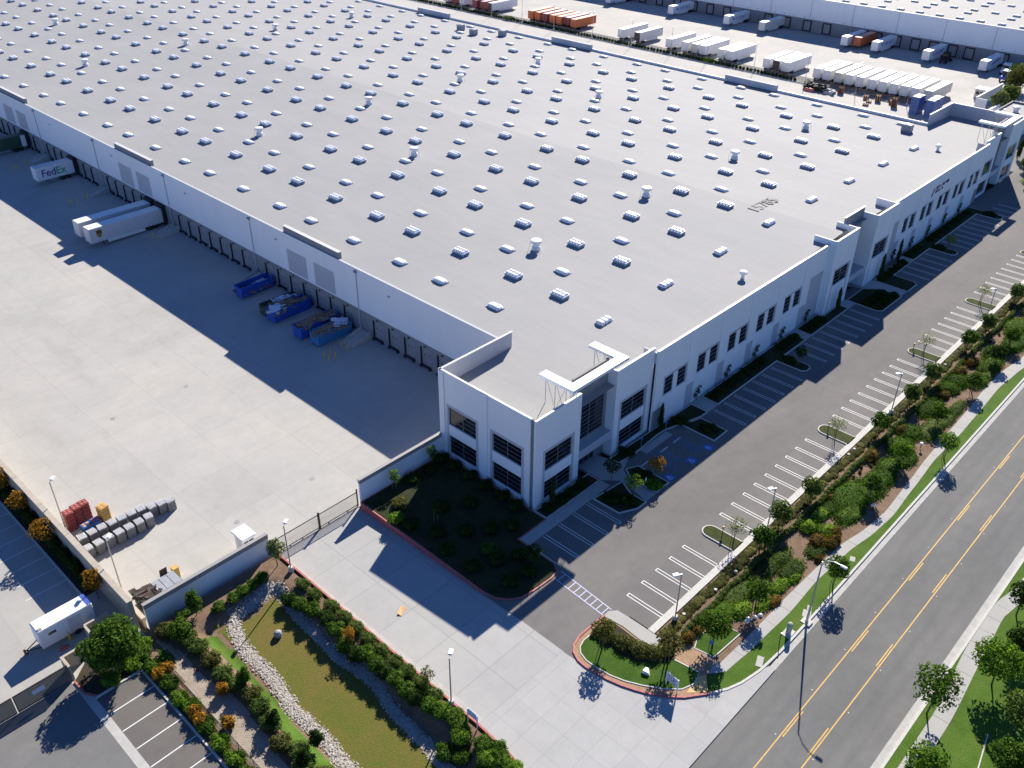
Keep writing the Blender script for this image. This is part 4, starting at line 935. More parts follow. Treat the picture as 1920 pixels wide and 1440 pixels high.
gt = make_trailer(13, 'tgreen', 'tgreen', 'twhite', skirt=False); tag(gt, 'dark green trailer with a white rear frame docked at the left edge', 'trailer', 'trailers backed to the near docks'); gt.location = (-3.2, 203.8, -.8); gt.rotation_euler = (0, 0, PI)
MB().box(.02, 1.2, -1.31, 1.31, 1.2, 4.0).build('rear_frame', 'twhite', gt)
for y, zz in ((176.9, 0), (135.6, 0), (140.2, 0), (203.8, 0)):     # inflatable dock seals belong to the building
    mb = MB()
    for s in (-1, 1): mb.box(XD-.75, XD+.1, y+s*1.33-.14+s*.14, y+s*1.33+.14+s*.14, .2, 3.5)
    mb.box(XD-.75, XD+.1, y-1.6, y+1.6, 3.35, 3.75).build('dock_seal', 'rubber', wh)
# tractors by the opposite docks
def tractor(label, x, y, rz, mat):
    t = thing('truck_tractor', label, 'truck', (x, y, -1), rz, 'tractors by the opposite docks')
    MB().box(-1.2, 4.6, -.5, .5, .7, .95).build('chassis', 'dsteel', t)
    MB().loft([[(1.6, -1.15, .9), (1.6, 1.15, .9), (1.6, 1.1, 3.4), (1.6, -1.1, 3.4)], [(3.6, -1.15, .9), (3.6, 1.15, .9), (3.3, 1.1, 3.1), (3.3, -1.1, 3.1)]]).build('cab', mat, t)
    MB().bbox(3.6, 5.3, -.95, .95, .8, 1.75, .12).build('bonnet', mat, t); MB().box(3.42, 3.58, -.95, .95, 2.0, 2.8).build('windscreen', 'glass', t)
    for x_ in (-.6, .7, 4.5):
        for s in (-1, 1): MB().wheel(x_, s*.95, .5, .5, .4).build('wheel', 'tyre', t)
    MB().cyl(-.2, 0, .95, 1.1, .5, n=10).build('fifth_wheel', 'dsteel', t)
tractor('dark parked tractor unit beside a docked trailer across the yard', 257.0, 73.2, PI, 'rubber'); tractor('white tractor unit at the far right dock across the yard', 256.5, 53.0, PI, 'twhite'); tractor('blue-grey tractor unit parked in front of the far right dock', 247.5, 50.0, PI, 'tblue')
# ================================================================ DOCK RAMPS, BOLLARDS, SKIPS
for i, y in enumerate(RAMP[:6]):
    o = thing('dock_ramp', 'concrete wedge ramp up to the dock wall, '+ORD[i]+' from the office corner', 'ramp', (XD, y, -.6), group='concrete ramps along the dock wall')
    def wedge(a, b, h0, h1, L): return MB().loft([[(0, a, -.3), (0, b, -.3), (0, b, h1), (0, a, h1)], [(-L, a, -.3), (-L, b, -.3), (-L, b, h0), (-L, a, h0)]])
    wedge(-1.1, 1.1, .02, 1.0, 4.2).build('ramp_slab', 'midgrey' if False else 'gutter', o); 
    for s in (-1, 1): wedge(s*1.25-.14, s*1.25+.14, .25, 1.45, 4.1).build('cheek_wall', 'gutter', o)
    if i < 5:
        for j, (bx_, by) in enumerate(((-5.2, .2), (-5.3, -1.6))):
            b = thing('bollard', 'yellow bollard at the foot of the '+ORD[i]+' dock ramp, '+('nearer' if j else 'farther')+' side', 'bollard', (XD+bx_, y+by, gz(XD+bx_, y)), group='yellow bollards by the dock ramps')
            MB().lathe(0, 0, [(.09, 0), (.09, 1.05), (.05, 1.12)], 8).build('post', 'bolly', b)
for i, (x, y) in enumerate(((-11.45, 67.8), (-10.0, 68.1), (-10.3, 66.3), (-11.5, 66.45), (-11.0, 160.8), (-10.2, 159.4), (-11.6, 159.8), (-11.2, 191.6), (-12.2, 190.8), (-10.8, 190.2))):
    nm = ['far left', 'far right', 'near right', 'near left'][i] if i < 4 else ''
    lab = ('yellow bollard at the '+nm+' of the square of four near the corner ramp') if i < 4 else ('yellow bollard, '+['left', 'middle', 'right'][(i-4) % 3]+' of the three guarding the hydrant in front of the '+('fourth' if i < 7 else 'fifth')+' ramp')
    b = thing('bollard', lab, 'bollard', (x, y, gz(x, y)), group='yellow bollards around the court hydrants')
    MB().lathe(0, 0, [(.09, 0), (.09, 1.1), (.05, 1.17)], 8).build('post', 'bolly', b)
def heap(mb, x0, x1, y0, y1, z, h, n=46, seed=0):
    rr = random.Random(seed)
    for k in range(n):
        cx = rr.uniform(x0, x1); cy = rr.uniform(y0, y1); e = min(1, 2.2*min((cx-x0)/(x1-x0), (x1-cx)/(x1-x0))+.35); zz = z+h*e*rr.uniform(.2, 1); a = rr.uniform(0, PI); w = rr.uniform(.25, .6); l_ = rr.uniform(.3, .9); t = rr.uniform(-.4, .4)
        u = Vector((math.cos(a), math.sin(a), t))*l_; v = Vector((-math.sin(a), math.cos(a), rr.uniform(-.4, .4)))*w; c = Vector((cx, cy, zz)); d = Vector((0, 0, -.12))
        p = [c-u-v, c+u-v, c+u+v, c-u+v]
        mb.loft([[tuple(q_+d) for q_ in p], [tuple(q_) for q_ in p]])
    mb.box(x0, x1, y0, y1, z-.8, z+.05); return mb
def skip(label, x0, x1, y0, y1, mat, fill, seed, H=2.05):
    xm, ym = (x0+x1)/2, (y0+y1)/2; z = gz(x0+2, ym)
    t = thing('roll_off_container', label, 'dumpster', (xm, ym, z), group='open roll-off containers at the docks'); L, w = (x1-x0)/2, (y1-y0)/2
    MB().box(-L, L, -w, -w+.07, .15, H).build('side_wall', mat, t); MB().box(-L, L, w-.07, w, .15, H).build('side_wall', mat, t)
    MB().box(-L, -L+.07, -w+.07, w-.07, .15, H-.02).build('end_door', mat, t); MB().box(L-.07, L, -w+.07, w-.07, .15, H-.02).build('end_wall', mat, t)
    MB().box(-L+.07, L-.07, -w+.07, w-.07, .15, .3).build('floor', 'dark', t)
    for s in (-1, 1):
        mb = MB(); k = -L+.3
        while k < L: mb.box(k, k+.1, s*w-.06 if s > 0 else s*w-.1, s*w+.1 if s > 0 else s*w+.06, .2, H-.1); k += .85
        mb.build('ribs', mat, t); MB().box(-L, L, s*w-.09, s*w+.09, H, H+.1).build('top_rail', mat, t)
    for s in (-.7, .7): MB().box(-L, L, s-.1, s+.1, 0, .16).build('skid_rail', 'dsteel', t)
    for x in (-L+.4, L-.4):
        for s in (-.9, .9): MB().wheel(x, s, .12, .14, .2, 8).build('wheel', 'dsteel', t)
    if fill:
        heap(MB(), -L+.35, L-.3, -w+.12, w-.12, H*fill[0], fill[1], 60, seed).build('waste_cardboard', 'card', t)
        if fill[2]: heap(MB(), L*fill[2][0], L*fill[2][1], -w*.6, w*.6, H*fill[0]+.25, .7, 26, seed+9).build('waste_film', 'film', t)
    return t
skip('blue open container standing apart at the left of the row', -9.8, -3.0, 94.4, 96.7, 'dblue', (.35, .3, (.2, .8)), 3)
skip('narrow dark green open container with pale film, squeezed between blue ones', -10.5, -4.2, 85.9, 87.7, 'dgreen', (.6, .4, (-.1, .95)), 5, 1.8)
skip('large blue container heaped with cardboard, third from left', -10.8, -3.2, 82.7, 85.1, 'dblue', (.8, .6, (-.9, -.3)), 7)
skip('blue container heaped with brown cardboard, half hidden behind the teal one', -10.9, -3.2, 74.8, 77.1, 'dblue', (.9, .5, None), 11)
skip('teal-blue open container nearest the office corner', -10.25, -3.3, 70.9, 73.2, 'dteal', (.85, .5, (.2, .8)), 13)
# ================================================================ YARD STORES AT THE WEST SIDE OF THE COURT
fr = [(-58.55, 51.1), (-57.25, 51.1), (-55.95, 51.15), (-54.65, 51.1), (-53.35, 51.1), (-52.05, 51.1), (-50.75, 51.2)]
bk = [(-58.2, 53.45), (-56.95, 53.45), (-55.7, 53.45), (-54.45, 53.4), (-53.2, 53.35), (-51.95, 53.3), (-50.7, 53.2), (-49.55, 52.7), (-48.4, 52.4), (-47.35, 52.1)]
bale0 = None
for row, lst in (('front', fr), ('back', bk)):
    for i, (x, y) in enumerate(lst):
        t = thing('wrapped_bale', ORD[i]+' foil-wrapped bale from the wall in the '+row+' row', 'bale', (x, y, -1.2), random.uniform(-.12, .12), 'foil-wrapped bales in two rows')
        rr = random.Random(i+40*(row == 'back')); rings = []
        for z in (0, .5, 1.1, 1.55):
            ring = []
            for a, b in ((-.52, -.5), (0, -.56), (.52, -.5), (.56, 0), (.52, .5), (0, .56), (-.52, .5), (-.56, 0)): ring.append((a*rr.uniform(.9, 1.06), b*rr.uniform(.9, 1.06), z))
            rings.append(ring)
        MB().loft(rings).build('wrap', 'bale', t); mb = MB()
        for k in range(5):
            a = -.48+k*.2
            mb.loft([[(a, yy, 1.5+.12*math.cos(yy*1.6)+rr.uniform(0, .03)), (a+.11, yy, 1.5+.12*math.cos(yy*1.6)+rr.uniform(0, .03)), (a+.11, yy, 1.4), (a, yy, 1.4)] for yy in (-.55, -.25, .1, .35, .56)])
        mb.build('strapping', 'bstrip', t)
def crate_stack(label, x, y, w, d, n, h, mat, lid, rz=0, group=None):
    t = thing('crate_stack', label, 'crates', (x, y, -1.2), rz, group)
    for k in range(n):
        MB().bbox(-w/2, w/2, -d/2, d/2, k*h, (k+1)*h-.03, .04).build('crate', mat, t)
        MB().box(-w/2-.03, w/2+.03, -d/2-.03, d/2+.03, (k+1)*h-.16, (k+1)*h-.06).build('rim', mat, t)
    for a in (-.22, .22):
        for b in (-.2, .2): MB().box(a*w-.14*w, a*w+.14*w, b*d-.13*d, b*d+.13*d, n*h-.03, n*h+.012).build('lid_panel', lid, t)
    return t
for i, (x, y, n) in enumerate(((-57.85, 57.6, 5), (-56.75, 57.9, 5), (-55.7, 58.0, 5))): crate_stack('dark red crate stack, '+['nearest the wall', 'middle of three', 'right of three'][i], x, y, 1.0, 1.15, n, .55, 'redbin', 'redlid', 0, 'dark red crate stacks')
crate_stack('blue crate stack in front of the red ones, tan board on top', -56.7, 55.9, 1.15, 1.0, 2, .5, 'blubin', 'tan', .05); crate_stack('low blue crate with a red lid beside the gold stack', -55.5, 56.0, 1.1, 1.0, 2, .5, 'blubin', 'redlid', -.05); crate_stack('gold crate stack at the right of the red ones', -54.2, 56.2, 1.1, 1.1, 4, .58, 'gold', 'gold', .2)
gb = thing('guard_booth', 'small white guard booth with dark windows inside the gate', 'booth', (-44.85, 38.6, -1.1))
MB().box(-.75, .75, -1.0, 1.0, 0, 2.6).build('wall', 'twhite', gb); MB().bbox(-.98, .98, -1.28, 1.28, 2.6, 2.85, .06).build('roof', 'canopy', gb)
for a in (-.62, .06): MB().box(a, a+.56, -1.02, -.99, 1.15, 2.15).build('window', 'glass', gb)
MB().box(.74, .77, -.5, .5, 1.15, 2.15).build('window', 'glass', gb); MB().box(-.77, -.74, -.4, .4, .05, 2.1).build('door', 'tgrey', gb)
db = thing('waste_bin', 'dark green caged waste container with blue lids behind the screen wall', 'dumpster', (-55.9, 39.1, -1.15))
MB().box(-2.5, 2.5, -1.05, 1.05, .1, 1.5).build('body', 'dgreen', db)
for k in range(3): MB().bbox(-.4+k*.95, .5+k*.95, -1.08, 1.08, 1.5, 1.62, .02).build('lid', 'hvac', db)
for k in range(8): MB().tube([(-2.5, -1+k*.28, 1.7), (-.5, -1+k*.28, 1.7)], .025, 4).build('cage_bar', 'dgreen', db)
heap(MB(), -2.4, -.6, -.9, .9, 1.45, .25, 24, 77).build('waste', 'brown', db)
MB().box(-2.55, -2.45, -1.05, 1.05, .1, 1.75).build('end_plate', 'dgreen', db)
pa = thing('broken_pallet', 'brown tilted panel and orange scrap leaning behind the green waste container', 'scrap', (-54.3, 40.6, -1.15)); MB().loft([[(-.6, 0, 1.2), (.3, 0, 1.2), (.4, .1, 2.1), (-.5, .1, 2.1)], [(-.6, .06, 1.2), (.3, .06, 1.2), (.4, .16, 2.1), (-.5, .16, 2.1)]]).build('panel', 'brown', pa); MB().box(-.5, .5, -.2, .2, 0, 1.2).build('base', 'card', pa); MB().box(.9, 1.6, -.3, .4, 0, 1.5).build('scrap', 'gold', pa)
# manholes
for i, (x, y, t) in enumerate(((-43.2, 76.6, 'left one in the open court'), (-31.3, 76.7, 'nearest the dock shadow'), (-31.1, 44.2, 'inside the gate near the screen wall'), (-42.9, 43.9, 'in front of the guard booth'))):
    o = thing('manhole_cover', 'round dark manhole cover, '+t, 'manhole', (x, y, gz(x, y)), group='manhole covers in the truck court'); MB().cyl(0, 0, -.02, .012, .42, n=18).build('rim', 'gutter', o); MB().cyl(0, 0, -.02, .018, .36, n=18).build('lid', 'copedark', o)
# neighbour's white cargo trailer and small yard things
wt = thing('cargo_trailer', 'white box cargo trailer on the neighbouring yard by the boundary wall', 'trailer', (-65.9, 40.3, 0))
MB().bbox(-2.95, 2.9, -1.05, 1.05, .55, 2.95, .05).build('body', 'twhite', wt); MB().box(-2.85, 2.8, -.98, .98, 2.94, 2.99).build('roof', 'troof', wt); MB().box(2.4, 2.88, -.95, .95, 2.99, 3.0).build('roof_cap', 'tblue', wt)
MB().box(-2.0, -1.2, -1.07, -1.04, 1.9, 2.25).build('window', 'glass', wt); MB().box(.1, 1.5, -1.07, -1.04, .7, 2.6).build('side_door', 'tgrey', wt); MB().box(-2.75, -2.35, -.85, -.5, 2.99, 3.06).build('roof_vent', 'copedark', wt)
for x in (.75, 1.6):
    for s in (-1, 1): MB().wheel(x, s*.95, .38, .38, .25).build('wheel', 'tyre', wt)
for s in (-1, 1): MB().tube([(-2.9, s*.7, .6), (-4.3, 0, .6)], .06, 5).build('drawbar', 'dsteel', wt)
MB().tube([(-4.2, 0, .6), (-4.2, 0, .05)], .05, 6).build('jockey_leg', 'dsteel', wt)
hy = thing('hydrant', 'small red hydrant in the shade of the cargo trailer', 'hydrant', (-70.3, 40.5, 0)); MB().lathe(0, 0, [(.16, 0), (.12, .1), (.12, .55), (.15, .6), (.06, .72)], 10).build('barrel', 'redkerb', hy); MB().tube([(0, -.2, .4), (0, .2, .4)], .05, 6).build('nozzle', 'redkerb', hy)
rc = thing('red_scrap', 'flat red object lying on the concrete by the bin enclosure', 'scrap', (-67.1, 38.4, 0)); MB().loft([[(-.5, -.25, 0), (.4, -.3, 0), (.5, .1, 0), (-.3, .35, 0)], [(-.45, -.2, .3), (.35, -.25, .15), (.4, .1, .2), (-.3, .3, .35)]]).build('body', 'redkerb', rc)
yp = thing('bollard', 'yellowish bollard between the cargo trailer and the enclosure', 'bollard', (-66.2, 39.0, 0)); MB().lathe(0, 0, [(.1, 0), (.1, 1.0), (.05, 1.08)], 8).build('post', 'bolly', yp)
# far yard stores
def blue_stack(label, x, y, n):
    t = thing('crate_stack', label, 'crates', (x, y, -1), 0, 'tall blue crate stacks in the far yard')
    for k in range(n): MB().bbox(-2.2, 2.2, -1.2, 1.2, k*.8, k*.8+.76, .05).build('crate', 'blueb', t)
    for k in range(3): MB().box(-2.1+k*1.45, -.8+k*1.45, -1.1, 1.1, n*.8-.04, n*.8+.05+.12*(k % 2)).build('lid_panel', 'hvac', t)
blue_stack('tall blue crate stack by the fence lamp, left of two', 190, 56.0, 6); blue_stack('tall blue crate stack nearest the far office parapet', 189.5, 51.5, 6); blue_stack('blue crate stack with pale tops behind the nearest one', 195.3, 52.6, 5)
PL = [(192.8, 80.7, 3, 'farthest left'), (192.5, 72.3, 2, 'left of the cluster'), (190.0, 70.2, 1, 'low one at the front of the cluster'), (186.2, 69.4, 1, 'nearest the parapet'), (192.8, 68.7, 3, 'right of the cluster'), (191.0, 62.9, 4, 'tallest, left of the blue stacks'), (193.4, 64.7, 2, 'low, beside the tallest')]
for x, y, n, t in PL:
    o = thing('pallet_stack', 'brown pallet stack in the far yard, '+t, 'pallets', (x, y, -1), random.uniform(-.3, .3), 'brown pallet stacks in the far yard')
    for k in range(n*2): MB().box(-.65, .65, -.7, .7, k*.34, k*.34+.05).box(-.65, .65, -.7, -.58, k*.34+.05, k*.34+.28).box(-.65, .65, .58, .7, k*.34+.05, k*.34+.28).box(-.65, .65, -.06, .06, k*.34+.05, k*.34+.28).build('pallet', 'pallet', o)
fl = thing('scrap_stack', 'dark scrap pile with a red item against the yard fence', 'scrap', (191.2, 88.2, -1)); heap(MB(), -1.5, 1.5, -3.5, 3.5, .8, 1.3, 60, 21).build('scrap', 'rubber', fl); MB().bbox(-3.2, -1.6, -.6, 2.2, 0, .9, .1).build('red_item', 'redkerb', fl); heap(MB(), -2, .6, -6.5, -3.6, .6, .6, 14, 23).build('scrap', 'hvac', fl)
gh = thing('guard_hut', 'small cream guard hut in the far yard near the bushy trees', 'booth', (219, 48.2, -1)); MB().box(-1.6, 1.6, -1.5, 1.5, 0, 2.7).build('wall', 'tcream', gh); MB().bbox(-1.9, 1.9, -1.8, 1.8, 2.7, 2.95, .06).build('roof', 'troof', gh)
for y in (-1.1, .15): MB().box(-1.63, -1.59, y, y+.95, 1.2, 2.1).build('window', 'glass', gh)

# ================================================================ LAMPS, SIGNS, STREET FURNITURE
def lot_lamp(label, x, y, z, h, rz, drum=True, group='box-headed lamp posts'):
    t = thing('lamp_post', label, 'lamp post', (x, y, z), rz, group)
    if drum: MB().lathe(0, 0, [(.3, -.3), (.3, .7), (.27, .74)], 14).build('concrete_base', 'kerb', t)
    MB().cyl(0, 0, 0, h, .085, .065, 8).build('pole', 'steel', t)
    MB().tube([(0, 0, h-.05), (.4, 0, h)], .04, 6).build('arm', 'steel', t); MB().bbox(.35, 1.05, -.23, .23, h-.05, h+.13, .03).build('lamp_head', 'canopy', t)
lot_lamp('lamp post beside the gate and the west screen wall', -43.7, 30.7, -.1, 7.1, R(35)); lot_lamp('lamp post on a drum base among the hedge along the driveway', -43.45, 3.6, 0, 7.0, R(35))
lot_lamp('car park lamp post nearest the entrance island', -18.7, -6.1, 0, 7.1, R(150)); lot_lamp('car park lamp post beside the first planter island', 1.0, -6.0, 0, 7.1, R(150)); lot_lamp('car park lamp post between the first and second pair of islands', 36.5, -5.9, 0, 7.1, R(150)); lot_lamp('car park lamp post by the fourth planter island', 73.4, -5.9, 0, 7.1, R(150))
lot_lamp('court lamp post by the boundary wall beside the red crates', -58.7, 57.2, -1.2, 8.2, R(40), False); lot_lamp('court lamp post by the boundary wall behind the bales', -58.7, 42.7, -1.2, 8.2, R(40), False)
for i, y in enumerate((251.9, 234.3, 217.3, 200.5, 181.4, 163.3, 146, 131.2, 112.9, 94.2, 77.2, 61)): lot_lamp(ORD[i]+' tall lamp post from the left along the yard fence', 195.4, y, -1, 9.2, R(180) if i % 2 else 0, True, 'tall lamp posts along the yard fence')
lot_lamp('white lamp post behind the far office parapet', 163.5, 25.5, 0, 15.5 if False else 12, R(200))
sl_ = thing('street_lamp', 'tall grey street lamp with a curved arm over the road', 'street lamp', (-8.75, -16.75, .04), R(-90))
MB().lathe(0, 0, [(.22, 0), (.14, .3), (.11, 4.2), (.075, 9.1)], 10).build('pole', 'steel', sl_)
MB().tube([(0, 0, 9.0), (.5, 0, 9.55), (1.2, 0, 9.85), (2.1, 0, 9.9)], .05, 6).build('arm', 'steel', sl_); MB().bbox(1.9, 2.6, -.15, .15, 9.78, 9.95, .05).build('lamp_head', 'canopy', sl_)
MB().box(-.55, .55, -.45, .45, -.1, .05).build('footing', 'kerb', sl_)
# standing sign by the driveway mouth: white board, lines of print
def sign_board(label, x, y, rz, w, h, z0, prints):
    t = thing('site_sign', label, 'sign', (x, y, 0), rz)
    for s in (-1, 1): MB().box(s*w/2-.05, s*w/2+.05, -.05, .05, 0, z0+h).build('post', 'twhite', t)
    b = MB().box(-w/2-.05, w/2+.05, -.09, -.05, z0, z0+h).build('board', 'board', t)
    rr = random.Random(5)
    for zz, hh, n in prints:
        mb = MB(); k = -w/2+.12; step = (w-.24)/n
        for j in range(n):
            a = -w/2+.12+j*step; s_ = step*.62
            mb.box(a, a+s_*.3, -.1, -.09, zz, zz+hh); mb.box(a+s_*.3, a+s_, -.1, -.09, zz+(hh*.7 if rr.random() > .5 else 0), zz+(hh if rr.random() > .3 else hh*.35)+.001)
        mb.build('print', 'ink', b)
sign_board('white site sign with lines of dark print on the entrance island', -26.6, -11.2, R(-98), 1.5, 1.15, 1.0, ((1.5, .26, 5), (1.88, .09, 12), (1.3, .09, 14), (1.12, .07, 16)))
sign_board('blank-backed white sign standing in the hedge beside the driveway', -43.6, .4, R(90), 1.3, .9, 1.0, ())
def small_sign(label, x, y, mat='bluep', h=1.9, rz=0, w=.35):
    t = thing('post_sign', label, 'sign', (x, y, .1), rz, 'small blue post signs'); MB().box(-.03, .03, -.03, .03, 0, h).build('post', 'steel', t); MB().box(-w/2, w/2, -.05, -.03, h-.5, h).build('plate', mat, t)
small_sign('blue post sign in the left disabled bay', 3.9, 15.5); small_sign('blue post sign in the right disabled bay', 9.4, 15.3); small_sign('blue post sign on the small lawn panel', -19.6, -11.3, 'bluep', 1.5, R(-60)); small_sign('pale post sign by the entrance path', -2.6, 10.0, 'board', 1.6)
for i, (x, y, t) in enumerate(((-3.2, -2.3, 'first'), (26.2, -1.2, 'second'), (56.6, -.6, 'third'))):
    o = thing('island_marker', 'orange-topped marker in the '+t+' planter island', 'marker', (x, y, .14)); MB().cyl(0, 0, 0, .9, .05, n=8).build('post', 'dsteel', o); MB().bbox(-.16, .16, -.12, .12, .9, 1.2, .04).build('cap', 'gold', o)
cab = thing('utility_cabinet', 'domed grey utility pedestal on a concrete pad by the kerb', 'pedestal', (-11.6, -16.1, .03)); MB().lathe(0, 0, [(.3, 0), (.3, 1.3), (.22, 1.5), (.05, 1.58)], 12).build('pedestal', 'gutter', cab); MB().box(-.7, .7, -.5, .5, -.05, .04).build('pad', 'kerb', cab)
bo = thing('marker_post', 'slim dark post by the kerb left of the utility pedestal', 'post', (-13.3, -16.0, .03)); MB().cyl(0, 0, 0, 1.2, .05, n=8).build('post', 'dsteel', bo); MB().cyl(0, 0, 1.2, 1.3, .065, n=8).build('cap', 'steel', bo)
for i, (x, y, w, d, t) in enumerate(((-7.7, -16.2, .6, .45, 'beside the street lamp'), (-17.2, -15.9, .75, .35, 'left of the slim post'), (4.0, -15.9, .45, .3, 'right of the street tree'), (-6.7, -16.0, .4, .25, 'behind the street lamp'))):
    o = thing('meter_box', 'flat concrete meter box lid in the kerbside turf '+t, 'meter box', (x, y, .02), R(20)); MB().bbox(-w, w, -d, d, -.05, .035, .02).build('lid', 'gutter', o); MB().box(-w*.3, w*.3, -.03, .03, .03, .045).build('handle', 'copedark', o)
WL = [(14.1, -13.6, 'white mushroom path light in the groundcover'), (-14.0, -12.3, 'white path light near the small lawn panel'), (31.2, -12.6, 'white and pink path light beside the winding path')]
for x, y, t in WL:
    o = thing('path_light', t, 'path light', (x, y, .1)); MB().cyl(0, 0, 0, .7, .06, n=8).build('post', 'dsteel', o); MB().lathe(0, 0, [(.06, .7), (.25, .72), (.22, .88), (.05, .95)], 10).build('cap', 'canopy', o)
for i, (x, y) in enumerate(((24.4, -6.1), (22.7, -6.1), (54.3, -6.1), (55.6, -6.3), (74.8, -6.2), (-11.8, -6.9), (-7.7, -7.0), (-17.4, -6.4))):
    o = thing('valve_box', ORD[i]+' pale valve cover along the low strip planting beside the car park kerb', 'valve box', (x, y, .22), group='pale valve covers in the strip planting'); MB().lathe(0, 0, [(.22, -.2), (.22, .0), (.18, .05)], 10).build('lid', 'kerb', o)
bl = thing('boulder', 'round grey boulder on the basin lawn', 'boulder', (-50.0, 24.3, -1.0)); MB().lathe(0, 0, [(.3, -.05), (.48, .25), (.45, .55), (.25, .78), (.04, .84)], 10).build('stone', 'hvac', bl)
cbx = thing('cardboard_sheet', 'torn piece of tan cardboard lying on the driveway', 'litter', (-38.6, 16.9, gz(-38.6, 16.9)), R(30)); MB().loft([[(-.75, -.25, .01), (.6, -.35, .01), (.75, .25, .01), (-.6, .3, .01)], [(-.75, -.25, .05), (.6, -.35, .09), (.75, .25, .05), (-.6, .3, .2)]]).build('sheet', 'tan', cbx)
iw = thing('stone_marker', 'pale wedge-shaped stone on the island lawn', 'stone', (-26.9, -8.2, .07), R(20)); MB().loft([[(-.1, -.45, 0), (.9, -.1, 0), (.85, .25, 0), (-.05, .5, 0)], [(-.05, -.3, .35), (.7, .02, .12), (.7, .12, .12), (0, .35, .4)]]).build('stone', 'troof', iw)
for i, (x, y) in enumerate(((-12.9, -11.9), (-12.2, -12.3), (-11.5, -12.6))):
    o = thing('bed_stone', 'small pale stone, '+['left', 'middle', 'right'][i]+' of three by the path edge', 'stone', (x, y, .0)); MB().lathe(0, 0, [(.22, 0), (.24, .15), (.12, .28), (.03, .3)], 8).build('stone', 'troof', o)
# ================================================================ PLANTS
def leafset(ells, n, size, seed, core=.0, up=.35, flat=1.):
    """n leaf quads spread through the outer part of a list of ellipsoids (cx,cy,cz,rx,ry,rz)"""
    r = np.random.default_rng(seed); E_ = np.array(ells, float)
    w = (E_[:, 3]*E_[:, 4]+E_[:, 3]*E_[:, 5]+E_[:, 4]*E_[:, 5]); idx = r.choice(len(E_), n, p=w/w.sum()); e = E_[idx]
    d = r.normal(size=(n, 3)); d /= np.linalg.norm(d, axis=1, keepdims=True); d[:, 2] = np.where((d[:, 2] < -.3) & (r.random(n) < .6), -d[:, 2], d[:, 2])
    rad = r.random(n)**.33*.35+.68+r.normal(size=n)*.06
    p = e[:, :3]+d*e[:, 3:]*rad[:, None]
    nn = d+r.normal(size=(n, 3))*.65+np.array([0, 0, up]); nn /= np.linalg.norm(nn, axis=1, keepdims=True)
    a = np.cross(nn, r.normal(size=(n, 3))); a /= np.linalg.norm(a, axis=1, keepdims=True); b = np.cross(nn, a)
    s = size*(.6+.8*r.random(n))[:, None]
    V = np.stack([p-a*s, p-b*s*.55+nn*s*.12, p+a*s, p+b*s*.55+nn*s*.12], 1).reshape(-1, 3)
    F = np.arange(4*n).reshape(-1, 4)
    if core:
        Vs, Fs = [V], [F]; off = len(V)
        for c in E_:
            nu, nv = 8, 5; P = []
            for j in range(nv+1):
                t = PI*j/nv
                for i in range(nu):
                    u = 2*PI*i/nu; k = core*(1+.1*math.sin(3*u+j+c[0]))
                    P.append((c[0]+c[3]*k*math.sin(t)*math.cos(u), c[1]+c[4]*k*math.sin(t)*math.sin(u), c[2]+c[5]*k*math.cos(t)))
            Q = [(off+j*nu+i, off+(j+1)*nu+i, off+(j+1)*nu+(i+1) % nu, off+j*nu+(i+1) % nu) for j in range(nv) for i in range(nu)]
            Vs.append(np.array(P)); Fs.append(np.array(Q)); off += len(P)
        V = np.concatenate(Vs); F = np.concatenate(Fs)
    return V, F
def clumps(R_, H, n, seed, z0, k=.42):
    r = random.Random(seed); out = []
    for i in range(n):
        a = 2.4*i+r.uniform(-.4, .4); t = (i+.5)/n; zz = 1-2*t; rr = math.sqrt(max(0, 1-zz*zz))
        q_ = r.uniform(.5, .72); s = k*r.uniform(.75, 1.2)
        out.append((R_*rr*q_*math.cos(a), R_*rr*q_*math.sin(a), z0+H*(.5+.5*zz*q_*1.1), R_*s, R_*s, H*.5*s*1.05))
    return out
LB = {}
def tree(label, x, y, h, r, z0, mat, n=900, leaf=.16, ncl=11, z=.05, stakes=False, seed=None, group=None, trunk=.07, cat='tree', name='small_tree', core=0.):
    seed = seed if seed is not None else int(abs(x*37+y*91)) % 9999
    t = thing(name, label, cat, (x, y, z), 0, group); cl = clumps(r, h-z0, ncl, seed, z0)
    link('crown', npmesh('crown', *leafset(cl, n, leaf, seed, core), mat), t)
    rr = random.Random(seed); mb = MB()
    top = (rr.uniform(-.15, .15)*r, rr.uniform(-.15, .15)*r, z0+(h-z0)*.55)
    mb.tube([(0, 0, -.1), (top[0]*.3, top[1]*.3, z0*.6), (top[0]*.7, top[1]*.7, z0+.1), top], trunk, 6, trunk*.35)
    for c in cl[::2]: mb.tube([(top[0]*.6, top[1]*.6, z0*.95), ((c[0]+top[0])*.5, (c[1]+top[1])*.5, (c[2]+z0)*.5), c[:3]], trunk*.45, 5, trunk*.12)
    mb.build('trunk', 'bark', t)
    if stakes:
        for a in (.6, 2.7): MB().tube([(.45*math.cos(a), .45*math.sin(a), -.05), (.4*math.cos(a), .4*math.sin(a), 1.9)], .035, 5).build('stake', 'stake', t)
    return t
